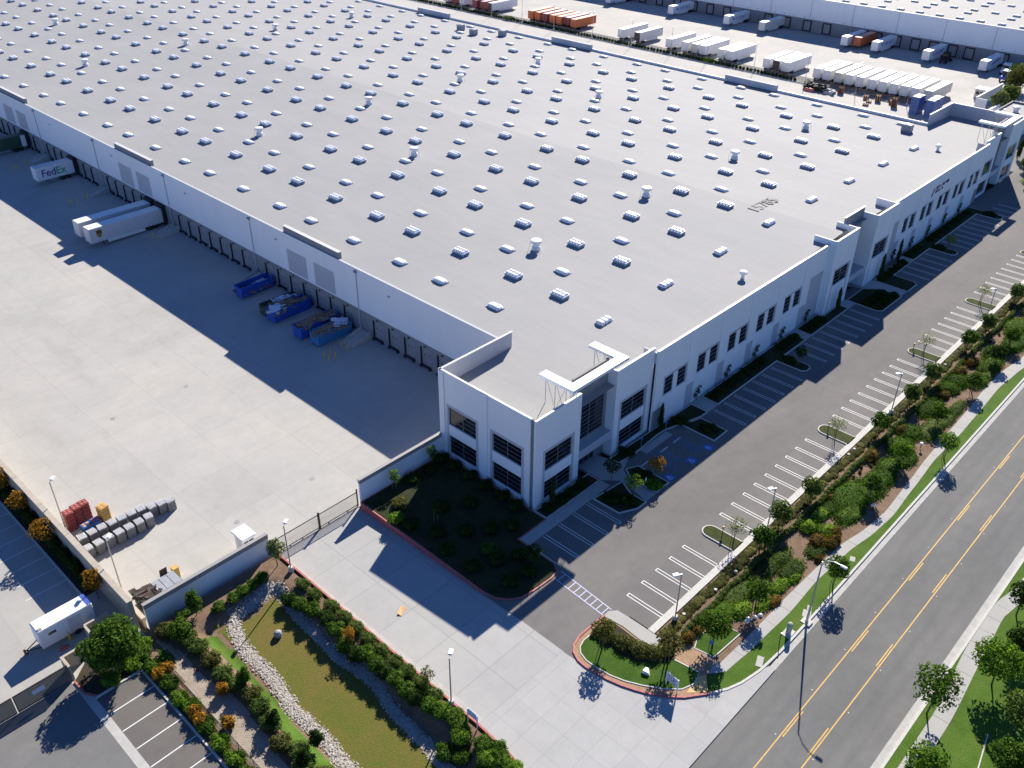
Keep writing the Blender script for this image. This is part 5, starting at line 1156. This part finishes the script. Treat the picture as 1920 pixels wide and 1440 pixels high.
def shrub(label, x, y, rx, ry, h, mat, n=320, leaf=.11, z=.0, group=None, name='shrub', seed=None, lumps=4, cat='shrub'):
    seed = seed if seed is not None else int(abs(x*53+y*17)*10) % 9999; r = random.Random(seed)
    t = thing(name, label, cat, (x, y, z), r.uniform(0, .3), group)
    el = [(0, 0, h*.42, rx*.85, ry*.85, h*.55)]
    for k in range(lumps): a = 2*PI*k/lumps+r.uniform(-.4, .4); el.append((rx*.5*math.cos(a), ry*.5*math.sin(a), h*r.uniform(.4, .62), rx*.5, ry*.5, h*.42))
    link('foliage', npmesh('foliage', *leafset(el, n, leaf, seed, .8), mat), t)
    MB().tube([(0, 0, -.1), (.03, .02, h*.45)], .05, 5, .03).build('stem', 'bark', t)
    return t
# trees of the car park kerb strip
LT = [(-2.3, -7.0), (3.1, -6.5), (10.2, -7.0), (30.4, -6.8), (40.6, -7.0), (48.7, -6.8), (63.1, -6.8), (71.2, -7.0), (86.2, -6.6), (97, -6.8), (112, -6.8), (126, -6.8)]
for i, (x, y) in enumerate(LT): tree(ORD[i]+' bushy green tree from the driveway in the car park kerb strip', x, y, 3.5, 1.5, 1.0, 'leafF' if i % 3 else 'leafA', 1500, .14, 12, 0, i % 2 == 0, group='bushy trees in the car park kerb strip', core=.45)
IT = [(-3.5, -4.1), (24.4, -3.2), (56.0, -2.6), (80.6, -2.6), (109.2, -2.6)]
for i, (x, y) in enumerate(IT): tree('thin pale young tree staked in the '+ORD[i]+' planter island', x, y, 3.9, 1.35, 1.7, 'leafG', 420, .1, 12, .13, True, group='thin young trees in planter islands', trunk=.045)
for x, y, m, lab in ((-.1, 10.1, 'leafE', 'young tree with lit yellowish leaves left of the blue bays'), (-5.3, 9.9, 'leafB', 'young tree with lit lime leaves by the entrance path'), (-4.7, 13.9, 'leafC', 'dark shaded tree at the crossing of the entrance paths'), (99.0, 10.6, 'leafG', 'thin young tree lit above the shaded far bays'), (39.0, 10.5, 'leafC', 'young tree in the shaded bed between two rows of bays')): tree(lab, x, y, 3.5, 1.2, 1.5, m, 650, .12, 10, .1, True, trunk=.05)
for i, (x, y, h) in enumerate(((-13.9, 16.3, 4.6), (60.5, 14.9, 4.4), (77.6, 14.9, 5.2), (86.8, 15.6, 5.0), (9.4, 16.2, 4.5))):
    t = thing('cypress', ['dark narrow cypress at the office corner', 'dark narrow cypress left of the middle entrance', 'dark narrow cypress right of the middle entrance doors', 'dark narrow cypress at the right edge of the middle entrance', 'dark narrow cypress in the niche between office and long wall'][i], 'tree', (x, y, .1))
    link('crown', npmesh('crown', *leafset([(0, 0, h*.3, .42, .42, h*.3), (0, 0, h*.65, .32, .32, h*.3), (0, 0, h*.88, .16, .16, h*.14)], 900, .08, i, .85), 'leafC'), t); MB().cyl(0, 0, -.1, .5, .08, .06, 6).build('trunk', 'bark', t)
# espaliers on the long wall
for i in range(10):
    x = 19.2+8.28*(i % 5) if i < 5 else 86.6+8.28*(i-5)
    t = thing('wall_climber', ORD[i]+' espaliered climber from the office corner along the long white wall', 'climber', (x, 16.6, .1), 0, 'espaliered climbers on the long wall'); cl = [(dx, 0, z, .42, .14, .3) for dx, z in ((-.5, 1.2), (.45, 1.3), (0, 1.8), (-.2, .7), (.5, 2.1))]
    link('foliage', npmesh('foliage', *leafset(cl, 220, .11, i+60), 'leafC'), t); MB().tube([(0, 0, 0), (0, 0, 2.0)], .03, 4).build('stem', 'bark', t)
# street trees
tree('street tree on the kerbside turf right of the street lamp', -1.7, -16.3, 4.2, 1.45, 1.6, 'leafA', 1300, .14, 13, .02, True); tree('street tree on the kerbside turf far up the path', 31.3, -15.9, 4.2, 1.45, 1.6, 'leafB', 1200, .14, 13, .02, True)
tree('broad tree on the small lawn panel by the entrance island', -18.4, -10.9, 4.0, 1.9, 1.6, 'leafA', 1700, .15, 14, .04, True); tree('tree at the path edge casting a round shadow on the slabs', -10.9, -11.6, 3.8, 1.35, 1.5, 'leafA', 1200, .14, 12, 0, True)
for i, (x, y, m) in enumerate(((25.8, -11.9, 'leafB'), (16.3, -12.2, 'leafA'), (50.6, -12.4, 'leafA'), (61.5, -12.0, 'leafC'), (38.4, -12.0, 'leafA'), (69, -11.6, 'leafA'))): tree(ORD[i]+' listed round tree in the groundcover beside the winding path' if False else ['lime-topped tree', 'broad green tree', 'leafy tree beside the lime mound', 'dark tree shading the far path', 'tree behind the path bend', 'tree farthest up the path'][i]+' in the groundcover by the winding path', x, y, 3.4, 1.45, 1.2, m, 1300, .14, 12, 0, True, core=.3)
for lab, x, y, m, h, r in (('young tree with bronze tips on the left of the island lawn', -27.3, -2.8, 'leafD', 4.0, 1.35), ('young tree with bronze tips on the right of the island lawn', -24.0, -9.0, 'leafD', 4.2, 1.6)): tree(lab, x, y, h, r, 1.7, m, 1100, .13, 12, .07, True)
ST_ = [(-11.3, -31.3, 6.2, 2.3, 'leafA', 1500, 'open-crowned tree standing by the south path over the road edge'), (-3.2, -34.7, 5.4, 2.5, 'leafB', 2600, 'bright lime-green round tree on the south lawn'), (-7.6, -38.4, 5.2, 2.1, 'leafF', 1700, 'grey-green tree right of the white edging on the south lawn'), (2.0, -35.2, 4.6, 1.6, 'leafC', 1300, 'dark tree behind the bright round one on the south lawn'), (-19.8, -33.9, 5.0, 1.9, 'leafB', 1700, 'leafy tree at the bottom edge over the south path'), (-13.0, -39.3, 4.0, 2.0, 'leafA', 1700, 'spiky green tree at the lower right corner'), (8.4, -33.2, 5.0, 1.6, 'leafC', 1400, 'dark tree where the south path bends, at the right edge'), (-16.3, -40.5, 3.8, 1.9, 'leafA', 1500, 'green tree cut by the bottom right corner')]
for x, y, h, r, m, n, lab in ST_: tree(lab, x, y, h, r, h*.33, m, n, .17, 16, .02, False, trunk=.1)
ed = thing('lawn_edging', 'thin pale edging strip across the south lawn', 'edging', (-12.5, -37.2, .02)); strip(MB(), [(-6.5, -.8), (-2, -.2), (3, .6)], .12, 0, .06).build('strip', 'kerb', ed)
# big tree and west bank
tree('large dense green tree at the corner of the bin enclosure', -64.3, 31.9, 5.6, 2.9, 1.2, 'leafA', 6500, .17, 22, .1, False, trunk=.16, core=.55)
tree('upright green shrub tree against the west screen wall', -54.9, 32.6, 3.6, .95, .5, 'leafA', 1500, .12, 12, -.1, core=.5); tree('loose green tree left of the screen wall end', -57.9, 30.4, 3.0, 1.3, .5, 'leafA', 1600, .13, 12, -.1, core=.4); tree('slim pale-leaved tree in front of the lamp post by the gate', -44.3, 32.6, 4.2, 1.05, 1.2, 'leafG', 1500, .12, 12, -.1, core=.3)
YT = [(-61.7, 54.6, 'autumn-gold tree over the boundary wall opposite the red crates', 1.7), (-61.3, 42.6, 'small rusty tree by the boundary wall near the cargo trailer', 1.3), (-61.6, 62.2, 'autumn-gold tree over the boundary wall, second along', 1.3), (-61.4, 68.2, 'autumn-gold tree over the boundary wall, cut by the left edge', 1.5)]
for x, y, lab, r in YT: tree(lab, x, y, 4.1, r, 1.8, 'leafE', 800, .14, 12, .05)
LBK = [(-58.6, 32.4), (-57.5, 29.6), (-57.3, 27.8), (-57.3, 25.4), (-57.4, 22.9), (-57.0, 20.7), (-56.8, 18.8), (-57.0, 16.9), (-57.4, 14.4), (-57.9, 11.8), (-57.3, 10.0), (-58.2, 8.0), (-57.2, 6.0), (-58, 4)]
for i, (x, y) in enumerate(LBK): shrub(ORD[i]+' grey-green shrub from the wall along the west bank of the basin', x, y, 1.15, 1.3, 1.3, 'leafF' if i % 3 else 'leafD', 800, .1, bz(x, y), 'grey-green shrubs along the west bank')
for i, (x, y, h) in enumerate(((-56.5, 20.4, 2.6), (-57.1, 14.3, 2.2), (-55.6, 9.4, 2.4), (-57.6, 8.6, 2.4))): tree(ORD[i]+' upright dark conifer from the wall on the west bank', x, y, h, .75, .2, 'leafC' if i else 'leafA', 1000, .1, 10, -.1, group='upright conifers on the west bank', core=.6)
GH = [(-62.0, 31.4), (-61.2, 32.6), (-63.3, 30.9), (-61.7, 26.0), (-62.0, 23.5), (-61.6, 21.9), (-61.8, 18.8), (-61.9, 16.1), (-61.8, 13.6), (-62.0, 11.2), (-61.7, 8.8), (-65.7, 30.8), (-61.9, 29.2)]
for i, (x, y) in enumerate(GH): shrub(ORD[i]+' leafy green hedge clump between the neighbour bays and the wire fence', x, y, 1.0, 1.35, .95, 'leafB' if i % 3 else 'leafA', 560, .11, -.05, 'leafy hedge clumps by the wire fence')
for i, (x, y) in enumerate(((-61.1, 27.7), (-62.1, 27.5), (-61.9, 20.9), (-62.0, 19.6), (-58.5, 21.2), (-60.3, 17.4))): shrub(ORD[i]+' orange-yellow autumn shrub from the top along the wire fence', x, y, .8, .8, 1.4, 'leafE', 260, .1, -.05, 'orange autumn shrubs by the wire fence')
for i in range(20):
    y = 45.2+i*3.0; shrub(ORD[i]+' dark shaded hedge shrub from the cargo trailer along the boundary wall', -61.3, y, .8, 1.7, 2.0, 'leafC', 500, .13, .05, 'dark hedge shrubs along the boundary wall', lumps=3)
HO = [(-44.3, 27.6), (-44.3, 25.3), (-44.0, 22.6), (-44.0, 20.3), (-44.0, 18.1), (-44.1, 15.9), (-44.1, 13.7), (-44.1, 11.5), (-44.0, 9.6), (-44.0, 7.6), (-44.0, 5.6)]
for i, (x, y) in enumerate(HO): shrub(ORD[i]+' low clipped hedge block from the gate along the red kerb', x, y, .8, 1.38, 1.05, 'leafF', 800, .085, -.05, 'clipped hedge blocks along the red kerb', 'hedge_block', lumps=2)
HI = [(-46.4, 27.2), (-46.1, 25.4), (-45.8, 23.6), (-45.5, 21.4), (-45.7, 19.4), (-46.2, 17.4), (-46.2, 15.6), (-45.5, 14.4), (-45.7, 12.8), (-45.6, 11.2), (-45.5, 9.6), (-45.7, 8.0), (-45.6, 6.4), (-45.3, 4.8)]
for i, (x, y) in enumerate(HI): shrub(ORD[i]+' rounded dark shrub from the gate in the inner row above the cobbles', x, y, 1.05, 1.25, 1.35, 'leafA' if i % 3 else 'leafC', 900, .09, bz(x, y), 'rounded shrubs above the cobbles')
BL = [(-44.8, 3.4), (-44.4, 2.0), (-44.9, .8), (-45.5, .0), (-46.6, -1.1), (-44.7, -2.2), (-45.4, -3.4), (-44.2, -3.6), (-44.7, -4.7), (-44.6, -5.9), (-47.3, .3), (-46.5, -4.2), (-45.6, -6.4), (-46.8, -6.6), (-45.6, -8.6)]
for i, (x, y) in enumerate(BL): shrub(ORD[i]+' bright green rounded shrub below the driveway lamp post', x, y, 1.15, 1.15, 1.25, 'leafB' if i % 3 == 0 else 'leafA', 900, .09, bz(x, y), 'green shrubs below the driveway lamp')
tree('orange-leaved bush among the hedge near the driveway top', -45.5, 17.4, 2.0, .85, .5, 'leafE', 380, .1, 9, -.1); tree('sparse tall shrub with yellowing leaves over the driveway kerb', -43.6, 7.0, 3.0, .75, .7, 'leafD', 330, .1, 10, -.1)
for i, (x, y) in enumerate(((-52.8, 31.5), (-50.9, 31.6), (-49.6, 31.7), (-48.2, 31.8), (-46.9, 32.0), (-56.2, 33.3))): shrub(ORD[i]+' low green shrub at the foot of the west screen wall', x, y, 1.0, .8, .9, 'leafA', 420, .1, -.1, 'low shrubs at the foot of the west screen wall')
# shaded garden at the office corner
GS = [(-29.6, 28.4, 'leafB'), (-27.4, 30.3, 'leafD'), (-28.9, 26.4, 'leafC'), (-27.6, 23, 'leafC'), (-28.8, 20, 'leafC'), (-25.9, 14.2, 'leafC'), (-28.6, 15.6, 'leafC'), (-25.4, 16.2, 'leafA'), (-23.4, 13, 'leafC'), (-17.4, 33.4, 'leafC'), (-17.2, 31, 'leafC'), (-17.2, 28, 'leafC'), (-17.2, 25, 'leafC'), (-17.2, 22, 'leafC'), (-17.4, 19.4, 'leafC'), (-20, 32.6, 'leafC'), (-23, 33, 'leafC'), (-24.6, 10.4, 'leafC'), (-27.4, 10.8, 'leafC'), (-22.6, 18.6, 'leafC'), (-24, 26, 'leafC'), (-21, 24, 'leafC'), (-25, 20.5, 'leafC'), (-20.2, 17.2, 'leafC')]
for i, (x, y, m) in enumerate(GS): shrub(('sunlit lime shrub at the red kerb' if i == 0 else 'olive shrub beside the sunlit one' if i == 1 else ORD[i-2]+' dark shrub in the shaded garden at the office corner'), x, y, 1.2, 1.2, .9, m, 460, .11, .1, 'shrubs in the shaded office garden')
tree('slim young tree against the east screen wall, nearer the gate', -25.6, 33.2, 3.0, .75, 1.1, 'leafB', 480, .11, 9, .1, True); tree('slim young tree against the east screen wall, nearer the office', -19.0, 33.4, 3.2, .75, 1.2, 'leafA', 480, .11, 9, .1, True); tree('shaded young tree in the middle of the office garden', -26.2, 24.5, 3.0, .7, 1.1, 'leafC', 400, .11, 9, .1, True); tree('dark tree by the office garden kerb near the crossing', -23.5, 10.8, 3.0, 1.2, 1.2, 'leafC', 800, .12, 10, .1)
# shrubs in the front beds
k = 0
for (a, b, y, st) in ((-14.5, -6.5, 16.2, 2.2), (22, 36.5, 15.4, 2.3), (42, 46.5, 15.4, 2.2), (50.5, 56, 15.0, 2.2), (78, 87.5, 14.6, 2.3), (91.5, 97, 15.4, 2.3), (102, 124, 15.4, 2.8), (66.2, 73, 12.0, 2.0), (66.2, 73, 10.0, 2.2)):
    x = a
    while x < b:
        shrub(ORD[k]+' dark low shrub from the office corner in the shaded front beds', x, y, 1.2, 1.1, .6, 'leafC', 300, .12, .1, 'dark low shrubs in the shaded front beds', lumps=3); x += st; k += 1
        if k >= len(ORD): k = len(ORD)-1
for i, (x, y, m) in enumerate(((-7.6, 11.6, 'leafC'), (-6.4, 9.8, 'leafC'), (-.9, 11.4, 'leafC'), (-1.6, 9.3, 'leafB'), (14.2, 11.2, 'leafC'), (39, 12.2, 'leafC'), (1.4, 16.2, 'leafC'), (12.8, 15.2, 'leafC'), (99, 12.3, 'leafC'), (124, 11.4, 'leafC'))): shrub(['dark shrub right of the front stalls', 'dark shrub at the tip of the bed beside the front stalls', 'dark shrub left of the disabled bays', 'spiky lime shrub lit at the bed corner by the disabled bays', 'dark shrub right of the disabled bays', 'dark shrub in the first bed between shaded bays', 'dark shrub under the office window right of the entrance', 'dark shrub near the second wall window pair', 'dark shrub in the second bed between shaded bays', 'dark shrub in the last bed between shaded bays'][i], x, y, 1.2, 1.5, .7, m, 420, .12, .1)
# ground covers (stuff)
def cover(name, label, patches, mat, dens, leaf, seed):
    el = [(x, y, h*.15, rx, ry, h) for x, y, rx, ry, h in patches]; A = sum(p[2]*p[3]*PI for p in patches)
    V, F = leafset(el, int(A*dens), leaf, seed, .9)
    o = link(name, npmesh(name, V, F, mat)); tag(o, label, 'ground cover', None, 'stuff'); return o
cover('ground_cover', 'dark green groundcover mass beside the winding path', [(14.5, -10.4, 4.6, 2.5, .5), (18, -11.6, 3.8, 2.0, .55), (21, -11.6, 3.2, 1.9, .5), (27.2, -12.2, 2.6, 1.5, .5), (24, -11.2, 2.6, 1.6, .5), (11.5, -11.8, 3.4, 1.6, .45), (10.5, -9.6, 2.2, 1.2, .4), (29.4, -10.4, 2.8, 2.0, .6), (33.6, -10.0, 2.4, 1.8, .6), (41.8, -9.6, 3.6, 1.6, .55), (44, -8.8, 2.2, 1.0, .5), (49, -9.4, 2.0, 1.8, .7), (52, -9.8, 2.4, 1.8, .7), (60.5, -11.6, 4.2, 1.7, .6), (64.5, -10.8, 3.2, 2.0, .7), (71, -12, 5, 2, .6), (76.5, -10.2, 4, 2, .6), (86, -11, 6, 2.4, .6), (98, -11, 7, 2.4, .6), (115, -10.5, 10, 3, .6)], 'leafA', 80, .11, 5)
cover('ground_cover', 'yellow-green groundcover mass nearer the entrance island', [(-10.6, -9.0, 3.4, 1.5, .42), (-5.4, -9.4, 3.4, 1.4, .45), (-8, -10.2, 2.6, 1.2, .4), (-2.8, -11.6, 2.6, 1.3, .4), (-1.6, -9.6, 2.2, 1.1, .4), (36.5, -11.9, 4.0, 1.6, .45), (40.5, -12.4, 3.2, 1.2, .4), (44, -12.5, 3.6, 1.0, .4), (54.2, -12.1, 2.8, 1.4, .6), (57, -12.4, 1.6, 1.0, .5), (2.4, -12.0, 2.2, 1.2, .4)], 'leafF', 85, .1, 6)
cover('ground_cover', 'bright green leafy mass by the small lawn panel', [(-14.2, -9.4, 2.2, 1.4, .6), (-12.4, -10.6, 1.7, 1.2, .55), (-16.2, -8.6, 1.3, .8, .5), (-6.3, -11.9, 2.0, .9, .5), (-3.8, -12.5, 1.4, .6, .4), (-9.9, -12.0, 1.6, .8, .45), (8.4, -9.3, 1.7, 1.0, .7), (5.4, -9.4, 1.6, 1.2, .8), (6.2, -11.4, 1.6, 1.1, .7)], 'leafB', 85, .11, 7)
cover('ground_cover', 'bronze and olive shrubby mass along the low hedge', [(24.4, -8.6, 1.7, 1.0, .9), (-8.6, -12.7, 1.4, .7, .5), (33.2, -9.0, 1.4, .8, .8), (55, -9.0, 1.6, 1.0, .9), (59.2, -9.2, 1.8, 1.1, .9), (46.5, -9.8, 1.2, .9, .7), (-20, -8.7, 1.0, .8, .8), (-18.4, -8.9, .9, .6, .6), (3.6, -11.6, 1.5, 1.2, .9), (1.0, -13.0, .8, .5, .5), (12.4, -8.6, .9, .5, .5)], 'leafR', 85, .1, 8)
cover('ground_cover', 'feathery olive grass bank on the entrance island', [(-25.9, -2.2, 1.0, 1.2, .8), (-25.4, -4.2, 1.2, 1.3, .9), (-25.0, -5.9, 1.2, 1.3, .9), (-24.2, -7.3, 1.2, 1.1, .9), (-23.0, -8.2, 1.0, .8, .8), (-24.4, -1.5, .7, .7, .6), (-26.4, -1.1, .7, .5, .5)], 'leafD', 150, .1, 9)
el = [(x+rng.uniform(-.3, .3), -6.45+rng.uniform(-.25, .25), .0, 1.0, .75, .2+rng.uniform(0, .08)) for x in np.arange(-20.5, 150, .8)]
o = link('strip_planting', npmesh('strip_planting', *leafset(el, 24000, .09, 10, .92), 'leafD')); tag(o, 'low dull green strip planting along the car park kerb', 'ground cover', None, 'stuff')
V, F = leafset([(x, -8.0+.12*math.sin(x), .3, .75, .42, .42) for x in np.arange(-19.5, 120, .95)], 20000, .09, 12, .85)
o = link('low_hedge', npmesh('low_hedge', V, F, 'leafF')); tag(o, 'long low grey-green hedge line running beside the car park strip', 'hedge')
el = [(195.9+rng.uniform(-.2, .2), y, -.6, .5, .55, .75) for y in np.arange(98, 290, 1.35)]
for j in range(0, len(el), 3): pass
o = link('fence_shrubs', npmesh('fence_shrubs', *leafset(el, 9000, .2, 14, .8), 'leafC')); tag(o, 'dark shrub row at the foot of the far yard fence', 'ground cover', None, 'stuff')
shrub('lime shrub at the yard fence near the bunched trailers', 196.2, 131.0, 1.4, 3.2, 1.4, 'leafB', 500, .22, -1); shrub('yellowish shrub at the yard fence left of the orange row', 195.8, 224.5, 1.0, 3.0, 1.6, 'leafG', 400, .22, -1)
for i, (x, y, h, r, m) in enumerate(((226, 41.5, 8.5, 3.6, 'leafD'), (212, 38.4, 6.5, 3.0, 'leafF'), (206, 38.8, 5.5, 2.4, 'leafG'), (236, 44, 7.5, 3.0, 'leafA'))): tree(['tall olive tree above the yard wall', 'grey-green tree left of the tall olive one', 'pale bushy tree nearest the flat-roofed building', 'green tree behind the yard wall at the right edge'][i], x, y, h, r, h*.2, m, 1800, .3, 16, -.5, trunk=.15, core=.3)
for i, (x, y) in enumerate(((166, 19.8), (152.5, 12.8), (158.5, 15.5), (147, 11.0), (163, 9))): (tree(['dark cypress beyond the far office corner', 'round dark tree right of the far entrance', 'second round tree right of the far entrance', 'low bushy tree by the far bays', 'bushy tree at the right edge beyond the far bays'][i], x, y, [5, 3.6, 3.4, 2.4, 3][i], [.6, 1.8, 1.6, 1.4, 1.8][i], [.3, 1.0, .9, .5, .8][i], 'leafC' if i < 2 else 'leafA', 1200, .18, 12, 0, core=.4))
sheet('far_turf', [(146, -4.5), (172, -4.5), (172, 14), (150, 14)], .03, 'grass', .4)
# small tufts in the bare soil
for i, (x, y) in enumerate(((17.6, -8.6), (18.5, -8.9), (20.2, -9.0), (21.4, -8.6), (22.6, -9.4), (23.6, -9.6), (66.5, -8.2), (68.3, -8.8), (70.2, -8.3), (71.8, -9.0), (64.6, -8.6))): shrub(ORD[i]+' small brown tuft from the left in the bare soil patches', x, y, .3, .3, .35, 'leafR', 70, .08, 0, 'brown tufts in bare soil', 'grass_tuft', lumps=2, cat='tuft')
for i, (x, y) in enumerate(((5.3, -12.9), (6.6, -12.4), (4.2, -13.0))): shrub(['left', 'right', 'lowest'][i]+' tan fountain grass clump by the winding path', x, y, .9, .75, .9, 'leafE' if False else 'leafR', 300, .14, 0, 'tan fountain grass clumps', 'fountain_grass', cat='grass clump')
# cobbles of the two dry swales
SWL = [(-46.4, 30.0), (-47.7, 29.9), (-50.3, 29.5), (-52.5, 29.4), (-53.2, 27.4), (-53.9, 24.9), (-53.9, 22.5), (-53.9, 19.6), (-54.3, 17.1), (-54.75, 14.5), (-54.6, 12), (-54.6, 9.5), (-54.85, 7.2), (-54.9, 2), (-55, -3)]
SWR = [(-46.4, 30.0), (-46.7, 27.8), (-47.15, 24.4), (-47.3, 21.6), (-47.4, 18.5), (-47.5, 16.2), (-47.1, 13.8), (-46.95, 11), (-47.4, 9), (-47.9, 6.8), (-48, 4.3), (-48.1, 2.1), (-48.45, 0), (-48.6, -3), (-49, -8)]
def cobbles(name, label, pl, w, n, seed):
    r = np.random.default_rng(seed); pl = np.array(pl); seg = np.linalg.norm(np.diff(pl, axis=0), axis=1); cum = np.concatenate([[0], np.cumsum(seg)])
    s = r.random(n)*cum[-1]; i = np.clip(np.searchsorted(cum, s)-1, 0, len(seg)-1); t = ((s-cum[i])/seg[i])[:, None]; p = pl[i]+(pl[i+1]-pl[i])*t; d = (pl[i+1]-pl[i])/seg[i][:, None]
    off = np.clip(r.normal(size=n)*.42, -1, 1)*w/2; p = p+np.stack([-d[:, 1], d[:, 0]], 1)*off[:, None]
    base = np.array([(1, 0, 0), (0, 1, 0), (-1, 0, 0), (0, -1, 0), (0, 0, 1), (.7, .7, .55), (-.7, .7, .5), (-.7, -.7, .55), (.7, -.7, .5)], float)
    fc = np.array([(0, 5, 4), (5, 1, 4), (1, 6, 4), (6, 2, 4), (2, 7, 4), (7, 3, 4), (3, 8, 4), (8, 0, 4)])
    a = r.random(n)*2*PI; sz = .05+.08*r.random(n)**1.6; R2 = np.stack([np.stack([np.cos(a), -np.sin(a)], 1), np.stack([np.sin(a), np.cos(a)], 1)], 1)
    V = base[None]*(1+.25*r.normal(size=(n, 9, 1)))*(sz[:, None, None]*np.stack([np.ones(n), .75+.3*r.random(n), .7+.4*r.random(n)], 1)[:, None, :])
    V[:, :, :2] = np.einsum('nij,nkj->nki', R2, V[:, :, :2]); V[:, :, :2] += p[:, None, :]; V[:, :, 2] += (np.array([bz(*q_) for q_ in p])+.0+.06*r.random(n))[:, None]
    F = fc[None]+(np.arange(n)*9)[:, None, None]
    o = link(name, npmesh(name, V.reshape(-1, 3), F.reshape(-1, 3), 'stones')); tag(o, label, 'cobbles', None, 'stuff')
cobbles('cobbles', 'pale cobbles of the sunlit west swale', [low(p) for p in SWL], 1.75, 7500, 1); cobbles('cobbles', 'shaded cobbles of the swale beneath the driveway hedge', [low(p) for p in SWR], 1.5, 6500, 2)
for nm, pl in (('swale_bed', SWL), ('swale_bed', SWR)):
    pl = [low(p) for p in pl]; struct(link(nm, strip(MB(), pl, 1.25, -1.3, -.965).mesh(nm, 'dirt')))
